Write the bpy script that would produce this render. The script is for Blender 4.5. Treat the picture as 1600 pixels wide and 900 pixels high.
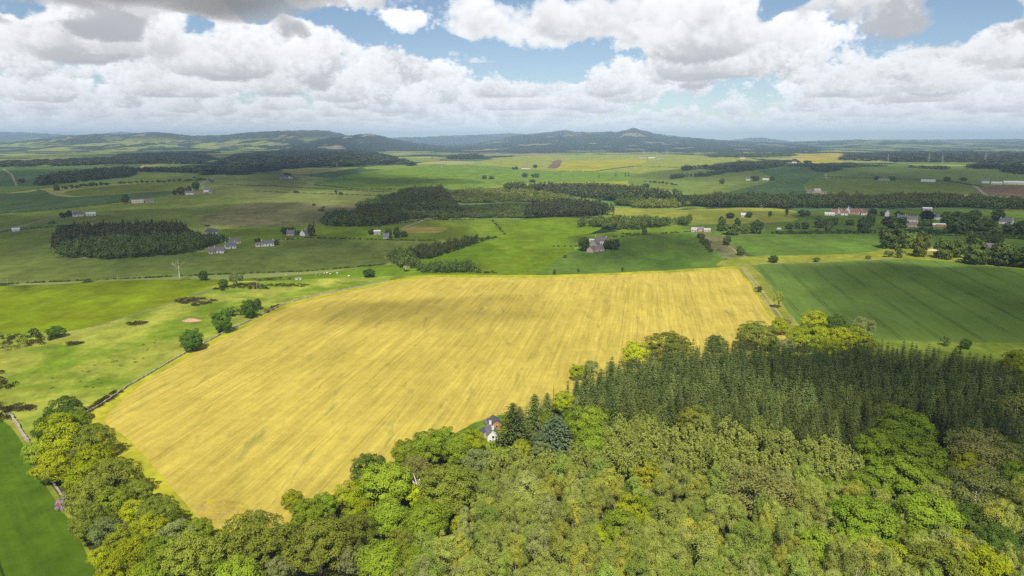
import bpy, math, random
import numpy as np
from mathutils import Vector, geometry

for o in list(bpy.data.objects): bpy.data.objects.remove(o)
S = bpy.context.scene
COL = S.collection
R = math.radians
random.seed(4)
RNG = np.random.default_rng(11)

# ------------------------------------------------------------------ camera
CAM_H, FPX, PITCH = 120.0, 1100.0, math.atan(234 / 1100)      # metres above the fields; focal length in photo pixels (1600 wide)
cam = bpy.data.cameras.new('camera'); co = bpy.data.objects.new('camera', cam); COL.objects.link(co)
co.location = (0, 0, CAM_H); co.rotation_euler = (math.pi / 2 - PITCH, 0, 0)
cam.sensor_width = 36; cam.lens = 36 * FPX / 1600; cam.clip_start = 1; cam.clip_end = 120000
S.camera = co

# ------------------------------------------------------------------ light, exposure
SUN_EL, SUN_AZ = R(50), R(183.5)            # azimuth clockwise from +Y: the sun stands high behind the camera
SUND = np.array([math.sin(SUN_AZ) * math.cos(SUN_EL), math.cos(SUN_AZ) * math.cos(SUN_EL), math.sin(SUN_EL)])
sl = bpy.data.lights.new('sun', 'SUN'); so = bpy.data.objects.new('sun', sl); COL.objects.link(so)
sl.energy = 5.0; sl.angle = R(0.53); sl.color = (1, .94, .83)
so.rotation_euler = Vector(SUND).to_track_quat('Z', 'Y').to_euler(); so.location = (0, 0, 3000)
S.view_settings.view_transform = 'Standard'; S.view_settings.look = 'None'
S.view_settings.exposure = 0.36; S.view_settings.gamma = 1
S.render.engine = 'CYCLES'
cy = S.cycles
cy.max_bounces = 5; cy.diffuse_bounces = 2; cy.glossy_bounces = 1; cy.transmission_bounces = 3; cy.volume_bounces = 0
cy.transparent_max_bounces = 48; cy.use_denoising = False; cy.sample_clamp_indirect = 4
cy.use_adaptive_sampling = False; cy.denoising_prefilter = 'NONE'; cy.denoising_input_passes = 'RGB_ALBEDO_NORMAL'
cy.volume_step_rate = 4

BLOBS=[ # photo x, y, radius x, radius y, amount, rotation
 (110,64,170,36,.12),(400,84,200,32,.10,-.10),(600,104,170,30,.12,-.15),(170,140,420,40,.02),(880,158,240,24,.08),
 (205,8,100,26,.22),(420,40,150,11,.16,-.22),(322,44,26,20,-.22),(40,6,90,16,-.40),(480,26,150,10,-.28,-.16),(680,64,130,18,-.40,-.22),
 (570,10,80,12,.12),(880,8,300,44,.16),(420,-4,60,10,-.3),
 (860,98,160,34,-.40),(790,92,110,22,-.24),(975,72,30,12,.36),(1090,110,105,34,.10),(1120,50,120,40,.08),(1330,70,220,70,.06),(1520,125,160,44,.08),
 (1120,162,120,18,-.36),(1212,10,26,20,-.45),(1510,22,50,30,-.5),(1595,35,28,30,.26),(1400,168,260,16,.06),(700,182,800,14,.0),
 (1190,190,330,12,-.16)]
def sky_clouds(W=1500,Hh=400,seed=15):
    """raymarched cumulus layer as RGBA over azimuth -52..52, elevation 0..14 degrees"""
    rng=np.random.default_rng(seed)
    def worley(n,cells):
        pts=rng.random((cells,cells,cells,3),dtype=np.float32)
        g=(np.arange(n,dtype=np.float32)+.5)/n*cells
        X,Y,Z=np.meshgrid(g,g,g,indexing='ij'); ci=[np.floor(v).astype(np.int32) for v in (X,Y,Z)]
        best=np.full(X.shape,9.,np.float32)
        for dx in (-1,0,1):
            for dy in (-1,0,1):
                for dz in (-1,0,1):
                    q=pts[(ci[0]+dx)%cells,(ci[1]+dy)%cells,(ci[2]+dz)%cells]
                    d=(q[...,0]+ci[0]+dx-X)**2+(q[...,1]+ci[1]+dy-Y)**2+(q[...,2]+ci[2]+dz-Z)**2
                    np.minimum(best,d,out=best)
        return 1-np.clip(np.sqrt(best),0,1.2)/1.2
    n=64
    lo=.55*worley(n,3)+.3*worley(n,7)+.15*worley(n,14)
    lo=(lo-lo.mean())/lo.std(); hi=.6*worley(n,6)+.4*worley(n,13); hi=(hi-hi.mean())/hi.std()
    def tri(vol,x,y,z):
        m=vol.shape[0]
        x0=np.floor(x);y0=np.floor(y);z0=np.floor(z)
        fx=(x-x0).astype(np.float32);fy=(y-y0).astype(np.float32);fz=(z-z0).astype(np.float32)
        i=x0.astype(np.int32)%m;j=y0.astype(np.int32)%m;k=z0.astype(np.int32)%m
        i1=(i+1)%m;j1=(j+1)%m;k1=(k+1)%m
        v=vol.ravel()
        def A(a,b,c): return v[(a*m+b)*m+c]
        c00=A(i,j,k)*(1-fx)+A(i1,j,k)*fx; c10=A(i,j1,k)*(1-fx)+A(i1,j1,k)*fx
        c01=A(i,j,k1)*(1-fx)+A(i1,j,k1)*fx; c11=A(i,j1,k1)*(1-fx)+A(i1,j1,k1)*fx
        return (c00*(1-fy)+c10*fy)*(1-fz)+(c01*(1-fy)+c11*fy)*fz
    az=np.radians(np.linspace(-52,52,W)).astype(np.float32); el=np.radians(np.linspace(0.15,14,Hh)).astype(np.float32)
    AZ,EL=np.meshgrid(az,el)
    # macro cover by direction: photo pixel -> direction
    f,p=1100.,math.atan(234/1100)
    def px(x,y):
        u,v=(x-800)/f,(450-y)/f
        d=np.array([u,math.cos(p)+v*math.sin(p),-math.sin(p)+v*math.cos(p)]); 
        return math.degrees(math.atan2(d[0],d[1])),math.degrees(math.atan2(d[2],math.hypot(d[0],d[1])))
    a=np.degrees(AZ);e=np.degrees(EL)
    a0=a; a=a+1.1*np.sin(e*1.7+.5)*np.cos(a*.31)+.5*np.sin(a*.9+e*2.3); e=e+.3*np.sin(a0*.55)+.16*np.sin(a0*1.7+e)
    cov=np.full(a.shape,.34,np.float32)
    def blob(x,y,rx,ry,amp,rot=0):
        A,E=px(x,y); k=.052*.97
        dx=(a-A)/(rx*k); dy=(e-E)/(ry*k)
        if rot:
            c,s=math.cos(rot),math.sin(rot); X=(a-A)/k; Y=(e-E)/k
            dx=(c*X+s*Y)/rx; dy=(-s*X+c*Y)/ry
        cov[...]+=amp*np.exp(-(dx*dx+dy*dy)**1.5)
    B=BLOBS
    for b in B: blob(*b)
    dirx=np.sin(AZ)*np.cos(EL);diry=np.cos(AZ)*np.cos(EL);dirz=np.sin(EL)
    base,top=850.,2150.
    sun=np.array([-.06,-.62,.78],np.float32)
    def dens(x,y,z,c,detail=True):
        h=(z-base)/(top-base)
        prof=np.clip(h/.08,0,1)*np.clip((1.02-h)/.75,0,1)
        s=n/7000.
        w=tri(lo,x*s,y*s,z*s*1.25)*.44+tri(lo,x*s*.31+7,y*s*.31+3,z*0+9)*.14
        d=(c-.5)*1.35+w+.30*prof-.36-.38*h
        d=np.where((h<0)|(h>1),-1,d)
        if detail:
            s2=n/1100.
            d=d+.13*tri(hi,x*s2,y*s2,z*s2)
        return np.clip(d*2.6,0,1)
    N=64
    T=np.ones(a.shape,np.float32); C=np.zeros(a.shape+(3,),np.float32); D=np.zeros(a.shape,np.float32)
    t0=base/dirz; t1=np.minimum(top/dirz,130000.)
    dt=np.maximum(t1-t0,0)/N
    jit=rng.random(a.shape,dtype=np.float32)
    ext=.011
    for i in range(N):
        t=t0+(i+jit)*dt
        act=np.where((T>.02)&(dt>0))
        if len(act[0])==0: break
        tt=t[act]; x=dirx[act]*tt; y=diry[act]*tt; z=dirz[act]*tt
        c=cov[act]
        d=dens(x,y,z,c)
        hit=d>.003
        if not hit.any(): continue
        ii=(act[0][hit],act[1][hit]); x=x[hit];y=y[hit];z=z[hit];d=d[hit];c=c[hit];tt=tt[hit]
        tau=np.zeros_like(d); prev=0
        for st in (70,190,420,800):
            tau+=dens(x+sun[0]*st,y+sun[1]*st,z+sun[2]*st,c,st<200)*(st-prev); prev=st
        tau*=ext*.75
        L=.68*np.exp(-tau)+.32*np.exp(-tau*.25)
        h=np.clip((z-base)/(top-base),0,1)
        powder=1-.45*np.exp(-d*3)
        amb=.37+.28*h
        col=np.stack([(L*.56)*1.0+amb*.99,(L*.55)+amb*1.0,(L*.53)+amb*1.04],-1)
        # distance veil inside the cloud colour
        v=1-np.exp(-tt/48000.)
        veil=np.array([.94,1.0,1.07],np.float32)
        col=col*(1-v[:,None])+veil*v[:,None]
        al=1-np.exp(-d*ext*np.minimum(dt[ii],260.)*1.4)
        w=(T[ii]*al)
        C[ii]+=w[:,None]*col; T[ii]*=(1-al)
    A=1-T
    def soft(q):
        k=q*.36
        for ax in (0,1): k=k+.16*(np.roll(q,1,ax)+np.roll(q,-1,ax))
        return k
    C=np.stack([soft(C[...,i]) for i in range(3)],-1); A=soft(A)
    rgb=C/np.maximum(A,1e-3)[...,None]
    return rgb.astype(np.float32),A

W = bpy.data.worlds.new('World'); S.world = W; W.use_nodes = True
def build_world():
    nt = W.node_tree; N = nt.nodes; L = nt.links; N.clear()
    rgb, A = sky_clouds()
    h, w = A.shape
    img = bpy.data.images.new('sky_clouds', w, h, alpha=True, float_buffer=True)
    img.colorspace_settings.name = 'Non-Color'; img.alpha_mode = 'CHANNEL_PACKED'
    buf = np.concatenate([rgb, A[..., None]], -1).astype(np.float32)
    img.pixels.foreach_set(buf.ravel()); img.update()
    out = N.new('ShaderNodeOutputWorld'); bg = N.new('ShaderNodeBackground'); L.new(bg.outputs[0], out.inputs[0])
    bg.inputs[1].default_value = SKY_STRENGTH
    sky = N.new('ShaderNodeTexSky'); sky.sky_type = 'NISHITA'; sky.sun_disc = False
    sky.sun_elevation = SUN_EL; sky.sun_rotation = SUN_AZ; sky.altitude = 1500; sky.air_density = 1.0; sky.dust_density = .05; sky.ozone_density = 1.3
    tc = N.new('ShaderNodeTexCoord'); sp = N.new('ShaderNodeSeparateXYZ'); L.new(tc.outputs['Generated'], sp.inputs[0])
    def M(op, a, b=None, c=None, clamp=False):
        n = N.new('ShaderNodeMath'); n.operation = op; n.use_clamp = clamp
        for i, v in enumerate((a, b, c)):
            if v is None: continue
            if isinstance(v, (int, float)): n.inputs[i].default_value = v
            else: L.new(v, n.inputs[i])
        return n.outputs[0]
    az = M('MULTIPLY', M('ARCTAN2', sp.outputs[0], sp.outputs[1]), 180 / math.pi)
    el = M('MULTIPLY', M('ARCSINE', sp.outputs[2]), 180 / math.pi)
    u = M('PINGPONG', M('MULTIPLY_ADD', az, 1 / 104, .5), 1.0)
    v = M('MULTIPLY_ADD', el, 1 / 13.85, -.15 / 13.85)
    cb = N.new('ShaderNodeCombineXYZ'); L.new(u, cb.inputs[0]); L.new(M('MINIMUM', M('MAXIMUM', v, .001), .999), cb.inputs[1])
    im = N.new('ShaderNodeTexImage'); im.image = img; im.extension = 'EXTEND'; L.new(cb.outputs[0], im.inputs[0])
    band = M('MULTIPLY_ADD', el, -1 / 3.5, 14.3 / 3.5, clamp=True)          # the modelled cloud band ends above the frame
    fac = M('ADD', M('MULTIPLY', im.outputs[1], band), M('MULTIPLY', M('SUBTRACT', 1.0, band), .15))
    cs = N.new('ShaderNodeVectorMath'); cs.operation = 'SCALE'; L.new(im.outputs[0], cs.inputs[0]); cs.inputs['Scale'].default_value = CLOUD_GAIN / SKY_STRENGTH
    over = N.new('ShaderNodeMix'); over.data_type = 'RGBA'; L.new(band, over.inputs[0])
    over.inputs[6].default_value = (.26 / SKY_STRENGTH, .28 / SKY_STRENGTH, .32 / SKY_STRENGTH, 1); L.new(cs.outputs[0], over.inputs[7])
    mx = N.new('ShaderNodeMix'); mx.data_type = 'RGBA'; L.new(fac, mx.inputs[0]); L.new(sky.outputs[0], mx.inputs[6]); L.new(over.outputs[2], mx.inputs[7])
    L.new(mx.outputs[2], bg.inputs[0])
    W.cycles.sampling_method = 'MANUAL'; W.cycles.sample_map_resolution = 1024
SKY_STRENGTH, CLOUD_GAIN = 0.075, .82
build_world()

# ------------------------------------------------------------------ ground shape; photo pixel -> place on the ground
SP, CP = math.sin(PITCH), math.cos(PITCH)
def H(x, y):
    x = np.asarray(x, float); y = np.asarray(y, float)
    r = np.hypot(x, y); a = np.clip((r - 350) / 700, 0, 1); a = a * a * (3 - 2 * a)
    near = np.clip((r - 120) / 150, 0, 1)
    return near * (.7 * np.sin(x / 61 + 1) * np.sin(y / 83) + .9 * np.sin(x / 140 + y / 170)) + a * (2.2 * np.sin(x / 330 + 2) * np.cos(y / 430) + 2.6 * np.sin(x / 820 + .7 + y / 1400))
def ray(px, py):
    u = (np.asarray(px, float) - 800) / FPX; v = (450 - np.asarray(py, float)) / FPX
    return u, CP + v * SP, -SP + v * CP
def hit(px, py, dz=0.0):
    dx, dy, d3 = ray(px, py); z = np.zeros_like(dx) + dz
    for _ in range(25):
        t = (z - CAM_H) / d3
        z = .5 * z + .5 * (H(dx * t, dy * t) + dz)
    t = (z - CAM_H) / d3
    return dx * t, dy * t
def at(px, py, dz=0.0):
    x, y = hit(px, py, dz); x = float(x); y = float(y)
    return x, y, float(H(x, y))
def topx(x, y, z):
    """where a point lies in the photo's pixels (for checks) and its distance along the view axis"""
    zz = np.asarray(z, float) - CAM_H; f = y * CP - zz * SP; up = y * SP + zz * CP
    return 800 + FPX * x / f, 450 - FPX * up / f, f
def slant(x, y, z=0): return math.sqrt(x * x + y * y + (CAM_H - z) ** 2)

# ------------------------------------------------------------------ tags and mesh helpers
def tag(o, label=None, cat=None, group=None, kind=None):
    if label: o['label'] = label
    if cat: o['category'] = cat
    if group: o['group'] = group
    if kind: o['kind'] = kind
    return o
def link(name, me, parent=None, mat=None):
    o = bpy.data.objects.new(name, me); COL.objects.link(o)
    if parent is not None: o.parent = parent
    if mat is not None and me is not None and not me.materials: me.materials.append(mat)
    return o
def empty(name, loc, rz=0, sc=1):
    o = bpy.data.objects.new(name, None); COL.objects.link(o); o.location = loc; o.rotation_euler = (0, 0, rz); o.scale = (sc,) * 3 if not hasattr(sc, '__len__') else sc
    o.empty_display_size = .5
    return o
def polymesh(name, verts, faces, smooth=False):
    me = bpy.data.meshes.new(name); me.from_pydata([tuple(v) for v in verts], [], faces)
    if smooth: me.polygons.foreach_set('use_smooth', [True] * len(faces))
    me.update(); return me
def quadmesh(name, V, tint):
    """V (4n,3): n loose quads (leaves); tint: one number per leaf"""
    n = len(V) // 4; me = bpy.data.meshes.new(name)
    me.vertices.add(4 * n); me.vertices.foreach_set('co', np.ascontiguousarray(V, np.float32).ravel())
    me.loops.add(4 * n); me.loops.foreach_set('vertex_index', np.arange(4 * n, dtype=np.int32))
    me.polygons.add(n); me.polygons.foreach_set('loop_start', np.arange(n, dtype=np.int32) * 4)
    a = me.attributes.new('tint', 'FLOAT', 'FACE'); a.data.foreach_set('value', np.ascontiguousarray(tint, np.float32))
    me.update(calc_edges=True); return me
class Parts:
    """collects boxes, prisms and tubes for one mesh"""
    def __init__(s): s.v = []; s.f = []; s.m = []
    def add(s, v, f, m=0):
        b = len(s.v); s.v += [tuple(p) for p in v]; s.f += [tuple(i + b for i in q) for q in f]; s.m += [m] * len(f)
    def box(s, c, d, m=0, rz=0, taper=1.0):
        x, y, z = d[0] / 2, d[1] / 2, d[2] / 2; cs, sn = math.cos(rz), math.sin(rz); V = []
        for k, t in ((-1, 1), (1, taper)):
            for i, j in ((-1, -1), (1, -1), (1, 1), (-1, 1)):
                a, b = i * x * t, j * y * t; V.append((c[0] + a * cs - b * sn, c[1] + a * sn + b * cs, c[2] + k * z))
        s.add(V, [(3, 2, 1, 0), (4, 5, 6, 7), (0, 1, 5, 4), (1, 2, 6, 5), (2, 3, 7, 6), (3, 0, 4, 7)], m)
    def tube(s, pts, rad, n=6, m=0):
        V = []; pts = [Vector(p) for p in pts]
        for i, p in enumerate(pts):
            d = (pts[min(i + 1, len(pts) - 1)] - pts[max(i - 1, 0)]).normalized()
            a = d.orthogonal().normalized(); b = d.cross(a); r = rad[i] if hasattr(rad, '__len__') else rad
            V += [p + a * (r * math.cos(2 * math.pi * k / n)) + b * (r * math.sin(2 * math.pi * k / n)) for k in range(n)]
        F = [(i * n + k, i * n + (k + 1) % n, (i + 1) * n + (k + 1) % n, (i + 1) * n + k) for i in range(len(pts) - 1) for k in range(n)]
        F += [tuple(range(n - 1, -1, -1)), tuple((len(pts) - 1) * n + k for k in range(n))]
        s.add(V, F, m)
    def mesh(s, name, mats, smooth=False):
        me = polymesh(name, s.v, s.f, smooth)
        for m in mats: me.materials.append(m)
        if len(mats) > 1: me.polygons.foreach_set('material_index', s.m)
        return me
    def build(s, name, mats, parent=None, smooth=False):
        if not isinstance(mats, (list, tuple)): mats = [mats]
        return link(name, s.mesh(name, mats, smooth), parent)

# ------------------------------------------------------------------ materials
def newmat(name):
    m = bpy.data.materials.new(name); m.use_nodes = True; nt = m.node_tree; nt.nodes.clear()
    o = nt.nodes.new('ShaderNodeOutputMaterial'); return m, nt, o
class NB:
    def __init__(s, nt): s.nt = nt; s.N = nt.nodes; s.L = nt.links
    def put(s, sock, v):
        if hasattr(v, 'is_output'): s.L.new(v, sock)
        elif v is not None: sock.default_value = v
    def math(s, op, a, b=None, c=None, clamp=False):
        n = s.N.new('ShaderNodeMath'); n.operation = op; n.use_clamp = clamp
        for i, v in enumerate((a, b, c)): s.put(n.inputs[i], v)
        return n.outputs[0]
    def mix(s, f, a, b, mode='MIX'):
        n = s.N.new('ShaderNodeMix'); n.data_type = 'RGBA'; n.blend_type = mode
        s.put(n.inputs[0], f); s.put(n.inputs[6], a if hasattr(a, 'is_output') else (*a[:3], 1)); s.put(n.inputs[7], b if hasattr(b, 'is_output') else (*b[:3], 1))
        return n.outputs[2]
    def pos(s): return s.N.new('ShaderNodeNewGeometry').outputs['Position']
    def mapping(s, v, rz=0, sc=(1, 1, 1), loc=(0, 0, 0)):
        n = s.N.new('ShaderNodeMapping'); n.vector_type = 'POINT'; s.L.new(v, n.inputs[0]); n.inputs['Rotation'].default_value = (0, 0, rz); n.inputs['Scale'].default_value = sc; n.inputs['Location'].default_value = loc
        return n.outputs[0]
    def noise(s, v, scale, detail=3, rough=.55, dist=0):
        n = s.N.new('ShaderNodeTexNoise'); s.L.new(v, n.inputs['Vector']); n.inputs['Scale'].default_value = scale; n.inputs['Detail'].default_value = detail; n.inputs['Roughness'].default_value = rough; n.inputs['Distortion'].default_value = dist
        return n.outputs[0]
    def contrast(s, v, lo, hi):
        n = s.N.new('ShaderNodeMapRange'); n.interpolation_type = 'SMOOTHSTEP'; s.L.new(v, n.inputs[0]); n.inputs[1].default_value = lo; n.inputs[2].default_value = hi
        return n.outputs[0]
    def scale(s, c, f):
        n = s.N.new('ShaderNodeVectorMath'); n.operation = 'SCALE'; s.put(n.inputs[0], c); s.put(n.inputs['Scale'], f); return n.outputs[0]
    def sep(s, v):
        n = s.N.new('ShaderNodeSeparateXYZ'); s.L.new(v, n.inputs[0]); return n.outputs
    def principled(s, out, col, rough=.95, spec=0.0):
        b = s.N.new('ShaderNodeBsdfPrincipled'); s.put(b.inputs['Base Color'], col if hasattr(col, 'is_output') else (*col[:3], 1)); b.inputs['Roughness'].default_value = rough; b.inputs['Specular IOR Level'].default_value = spec
        s.L.new(b.outputs[0], out.inputs[0]); return b
def mat_plain(name, col, var=.25, sc=.8, rough=.85, spec=.15):
    m, nt, o = newmat(name); b = NB(nt); p = b.N.new('ShaderNodeTexCoord').outputs['Object']
    n = b.noise(p, sc, 4); f = b.math('MULTIPLY_ADD', n, var * 2, 1 - var)
    b.principled(o, b.scale((*col[:3],), f), rough, spec); return m
def mat_field(name, c1, c2, big=70, fine=2.2, row=None, rowamp=.25, rw=1.1, tram=None, tramamp=.35, c3=None, c3lo=.6, c3sc=25, fineamp=.45, c1lo=.35, c1hi=.65, stretch=22, midamp=.3, c3st=1.0):
    """a field: two crop colours in big patches, an optional third in smaller patches, fine grain, rows and wheel marks along the direction the crop was sown (row, degrees)"""
    m, nt, o = newmat(name); b = NB(nt); p = b.pos()
    a = b.contrast(b.noise(p, 1 / big, 4, .6, .4), c1lo, c1hi)
    col = b.mix(a, c1, c2)
    if c3: col = b.mix(b.contrast(b.noise(b.mapping(p, R(row), (1, 1 / c3st, 1)) if row is not None else p, 1 / c3sc, 5, .62, .6), c3lo, c3lo + .14), col, c3)
    f = b.math('MULTIPLY_ADD', b.noise(p, 1 / fine, 4, .65), fineamp * 2, 1 - fineamp)
    f = b.math('MULTIPLY', f, b.math('MULTIPLY_ADD', b.contrast(b.noise(p, 1 / (fine * 6.5), 4, .7), .25, .75), midamp * 1.3, 1 - midamp * .65))
    f = b.math('MULTIPLY', f, b.math('MULTIPLY_ADD', b.contrast(b.noise(b.mapping(p, R(row or 20), (1, .3, 1)), 1 / (fine * 14), 4, .65), .25, .75), midamp * 1.3, 1 - midamp * .65))
    if row is not None:
        q = b.mapping(p, R(row))
        st = b.noise(b.mapping(q, 0, (1 / rw, 1 / (rw * stretch), .01)), 1.0, 3, .6)
        f = b.math('MULTIPLY', f, b.math('MULTIPLY_ADD', st, rowamp * 2, 1 - rowamp))
        st = b.noise(b.mapping(q, 0, (1 / (rw * 2.6), 1 / (rw * 2.6 * stretch), .01), (3, 9, 0)), 1.0, 2, .5)
        f = b.math('MULTIPLY', f, b.math('MULTIPLY_ADD', st, rowamp * 2, 1 - rowamp))
        st = b.noise(b.mapping(q, 0, (1 / (rw * 6), 1 / (rw * 6 * stretch), .01), (7, 3, 0)), 1.0, 2, .5)
        f = b.math('MULTIPLY', f, b.math('MULTIPLY_ADD', st, rowamp * 1.4, 1 - rowamp * .7))
        if tram:
            x = b.math('MODULO', b.math('ADD', b.sep(q)[0], 24000.0), tram)
            d = b.math('MINIMUM', b.math('ABSOLUTE', b.math('SUBTRACT', x, tram / 2 - 1.0)), b.math('ABSOLUTE', b.math('SUBTRACT', x, tram / 2 + 1.0)))
            w = b.contrast(d, .55, .15)
            n = b.contrast(b.noise(p, 1 / 30, 2), .25, .6)
            f = b.math('MULTIPLY', f, b.math('MULTIPLY_ADD', b.math('MULTIPLY', w, n), -tramamp, 1.0))
    b.principled(o, b.scale(col, f)); return m
def mat_leaf(name, lo, hi, trans=.14, var=.16, obj=True):
    """leaves: from colour lo to colour hi by leaf; each tree is a little different"""
    m, nt, o = newmat(name); b = NB(nt)
    at_ = b.N.new('ShaderNodeAttribute'); at_.attribute_name = 'tint'
    col = b.mix(at_.outputs['Fac'], lo, hi)
    oi = b.N.new('ShaderNodeObjectInfo')
    f = b.math('MULTIPLY_ADD', oi.outputs['Random'], var * 2, 1 - var)
    col = b.scale(col, f)
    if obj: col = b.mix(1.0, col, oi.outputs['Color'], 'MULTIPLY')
    d = b.N.new('ShaderNodeBsdfDiffuse'); t = b.N.new('ShaderNodeBsdfTranslucent'); b.L.new(col, d.inputs[0]); b.L.new(b.mix(1.0, col, (1.0, 1.0, .6), 'MULTIPLY'), t.inputs[0])
    mx = b.N.new('ShaderNodeMixShader'); mx.inputs[0].default_value = trans; b.L.new(d.outputs[0], mx.inputs[1]); b.L.new(t.outputs[0], mx.inputs[2]); b.L.new(mx.outputs[0], o.inputs[0])
    return m

# ------------------------------------------------------------------ air and cloud shadows
HAZE = 6.4e-5
CLOUDS = [   # label, photo column, far row, near row, half width in photo pixels, optical depth
    ('cloud shading the dull green field and the square wood', 230, 322, 438, 470, 1.2, 1),
    ('cloud shading the far fields on the left', 180, 262, 340, 520, 1.15, 2),
    ('cloud shading the central wood', 660, 296, 350, 170, .8, 3),
    ('cloud shading the valley wood and the far right fields', 1400, 258, 330, 420, 1.1, 4),
    ('cloud shading the village and the hedge trees', 1420, 330, 392, 330, .9, 5),
    ('cloud shading the big right crop', 1550, 412, 560, 270, 1.25, 6),
    ('cloud shading the spruces and the wood at the right', 1640, 560, 800, 380, 1.3, 7),
    ('thin cloud dimming the upper golden field', 640, 466, 512, 240, .5, 8),
    ('cloud shading the lane and cottages in the middle', 620, 345, 425, 150, .7, 9),
    ('cloud shading the far wooded plain on the left', 330, 236, 262, 330, .9, 10),
    ('small cloud shading the field below the sunlit strip', 600, 277, 297, 130, 1.2, 11),
    ('small cloud shading the field left of the sunlit strip', 470, 256, 292, 100, 1.2, 12),
    ('cloud shading the deep green field by the farmhouse', 1010, 362, 418, 120, .9, 13),
    ('small cloud shading the sycamores among the birches', 1440, 650, 800, 150, .9, 15),
]

# ------------------------------------------------------------------ the land: one triangulated sheet, split along the field edges
G_MID = (.135, .19, .040)
ROW = 10.8
FIELDS = []      # painter's order: name, label, material, outline in photo pixels
def fld(name, label, mat, pts, smooth=True): FIELDS.append((name, label, mat, pts, smooth))
def greens(name, c, k=.72, **kw):
    kw.setdefault('big', 90)
    return mat_field(name, c, (c[0] * k * 1.12, c[1] * k, c[2] * k), **kw)
def mat_patchwork():
    """far farmland: small irregular fields in many greens, some pasture yellow, some ploughed, dark hedge lines between"""
    m, nt, o = newmat('far_farmland'); b = NB(nt); p = b.pos()
    w = b.N.new('ShaderNodeVectorMath'); w.operation = 'ADD'
    nz = b.N.new('ShaderNodeTexNoise'); b.L.new(p, nz.inputs['Vector']); nz.inputs['Scale'].default_value = 1 / 500; b.L.new(b.scale(nz.outputs['Color'], 260.0), w.inputs[1]); b.L.new(p, w.inputs[0])
    q = b.mapping(w.outputs[0], R(18), (1 / 330, 1 / 520, 0))
    v = b.N.new('ShaderNodeTexVoronoi'); v.voronoi_dimensions = '2D'; b.L.new(q, v.inputs['Vector']); v.inputs['Scale'].default_value = 1; v.inputs['Randomness'].default_value = .8
    rnd = b.sep(v.outputs['Color'])
    cr = b.N.new('ShaderNodeValToRGB'); b.L.new(rnd[0], cr.inputs[0]); e = cr.color_ramp; e.interpolation = 'CONSTANT'
    cols = [(.10, .17, .045), (.15, .20, .045), (.22, .25, .07), (.065, .12, .04), (.17, .22, .04), (.28, .27, .085), (.11, .17, .035), (.22, .18, .10), (.14, .20, .05)]
    e.elements[0].color = (*cols[0], 1); e.elements[1].position = .11; e.elements[1].color = (*cols[1], 1)
    for i, c in enumerate(cols[2:]): e.elements.new(.22 + i * .11).color = (*c, 1)
    d = b.N.new('ShaderNodeTexVoronoi'); d.voronoi_dimensions = '2D'; d.feature = 'DISTANCE_TO_EDGE'; b.L.new(q, d.inputs['Vector']); d.inputs['Randomness'].default_value = .8; d.inputs['Scale'].default_value = 1
    hedge = b.math('MULTIPLY', b.contrast(d.outputs[0], .022, .008), b.contrast(b.noise(p, 1 / 60, 2), .40, .55))
    col = b.mix(hedge, cr.outputs[0], (.022, .038, .014))
    wood = b.contrast(b.noise(b.mapping(p, 0, (1, .7, 1)), 1 / 900, 5, .6), .52, .54)
    col = b.mix(wood, col, (.020, .034, .014))
    f = b.math('MULTIPLY_ADD', b.noise(p, 1 / 40, 4, .65), .5, .75)
    b.principled(o, b.scale(col, f)); return m

m_rough = mat_field('rough_grazing', (.13, .195, .014), (.26, .28, .042), big=45, fine=1.8, c3=(.26, .26, .06), c3lo=.60, c3sc=14, fineamp=.35, c1lo=.36, c1hi=.60, midamp=.35)
m_wheat = mat_field('ripening_barley', (.450, .358, .068), (.390, .312, .058), big=60, fine=.8, row=ROW, rowamp=.30, rw=.75, stretch=34, c3=(.30, .26, .055), c3lo=.57, c3sc=7, c3st=5, fineamp=.30, midamp=.12, tram=24, tramamp=.12)
m_margin = mat_field('field_margin', (.37, .34, .03), (.28, .29, .022), big=25, fine=1.0, fineamp=.2)
m_base = mat_patchwork()
m_bottom = greens('young_crop', (.066, .124, .009), .8, row=-43, rowamp=.16, rw=1.2, tram=30, tramamp=.7, fineamp=.18)
m_bright = greens('bright_pasture', (.155, .215, .006), .78, big=50, fineamp=.25)
m_right = greens('green_crop', (.102, .172, .030), .88, row=ROW, rowamp=.14, rw=1.0, tram=24, tramamp=.6, fineamp=.14, midamp=.10)
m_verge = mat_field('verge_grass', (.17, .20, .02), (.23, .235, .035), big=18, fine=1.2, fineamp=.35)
m_midl = greens('grey_green_field', (.135, .182, .035), .86, row=60, rowamp=.10, rw=2.5, fineamp=.16)
m_mida = greens('silage_field', (.125, .185, .016), .80, fineamp=.2)
m_midb = greens('deep_green_field', (.090, .158, .022), .86, row=30, rowamp=.08, rw=2, fineamp=.15)
m_blue = greens('blue_green_field', (.070, .125, .042), .9, fineamp=.15)
m_yel = mat_field('yellow_pasture', (.25, .255, .04), (.18, .22, .03), big=60, fine=4, c3=(.30, .25, .03), c3lo=.6, c3sc=60)
m_heath = mat_field('brown_moor', (.175, .155, .065), (.13, .14, .05), big=40, fine=4, c3=(.06, .075, .025), c3lo=.56, c3sc=20)
m_mid = greens('mid_green_field', G_MID, .85, fineamp=.2)
m_straw = mat_field('straw_patch', (.30, .235, .075), (.22, .20, .05), big=30, fine=3)
m_plough = mat_field('ploughed_soil', (.17, .115, .065), (.13, .085, .05), big=50, fine=3, row=40, rowamp=.1, rw=3)
m_floor = mat_field('woodland_floor', (.045, .050, .016), (.070, .075, .020), big=9, fine=1.0, c3=(.10, .075, .03), c3lo=.58, c3sc=6)
m_lawn = mat_field('cottage_lawn', (.13, .20, .010), (.18, .22, .015), big=8, fine=.7)
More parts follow.
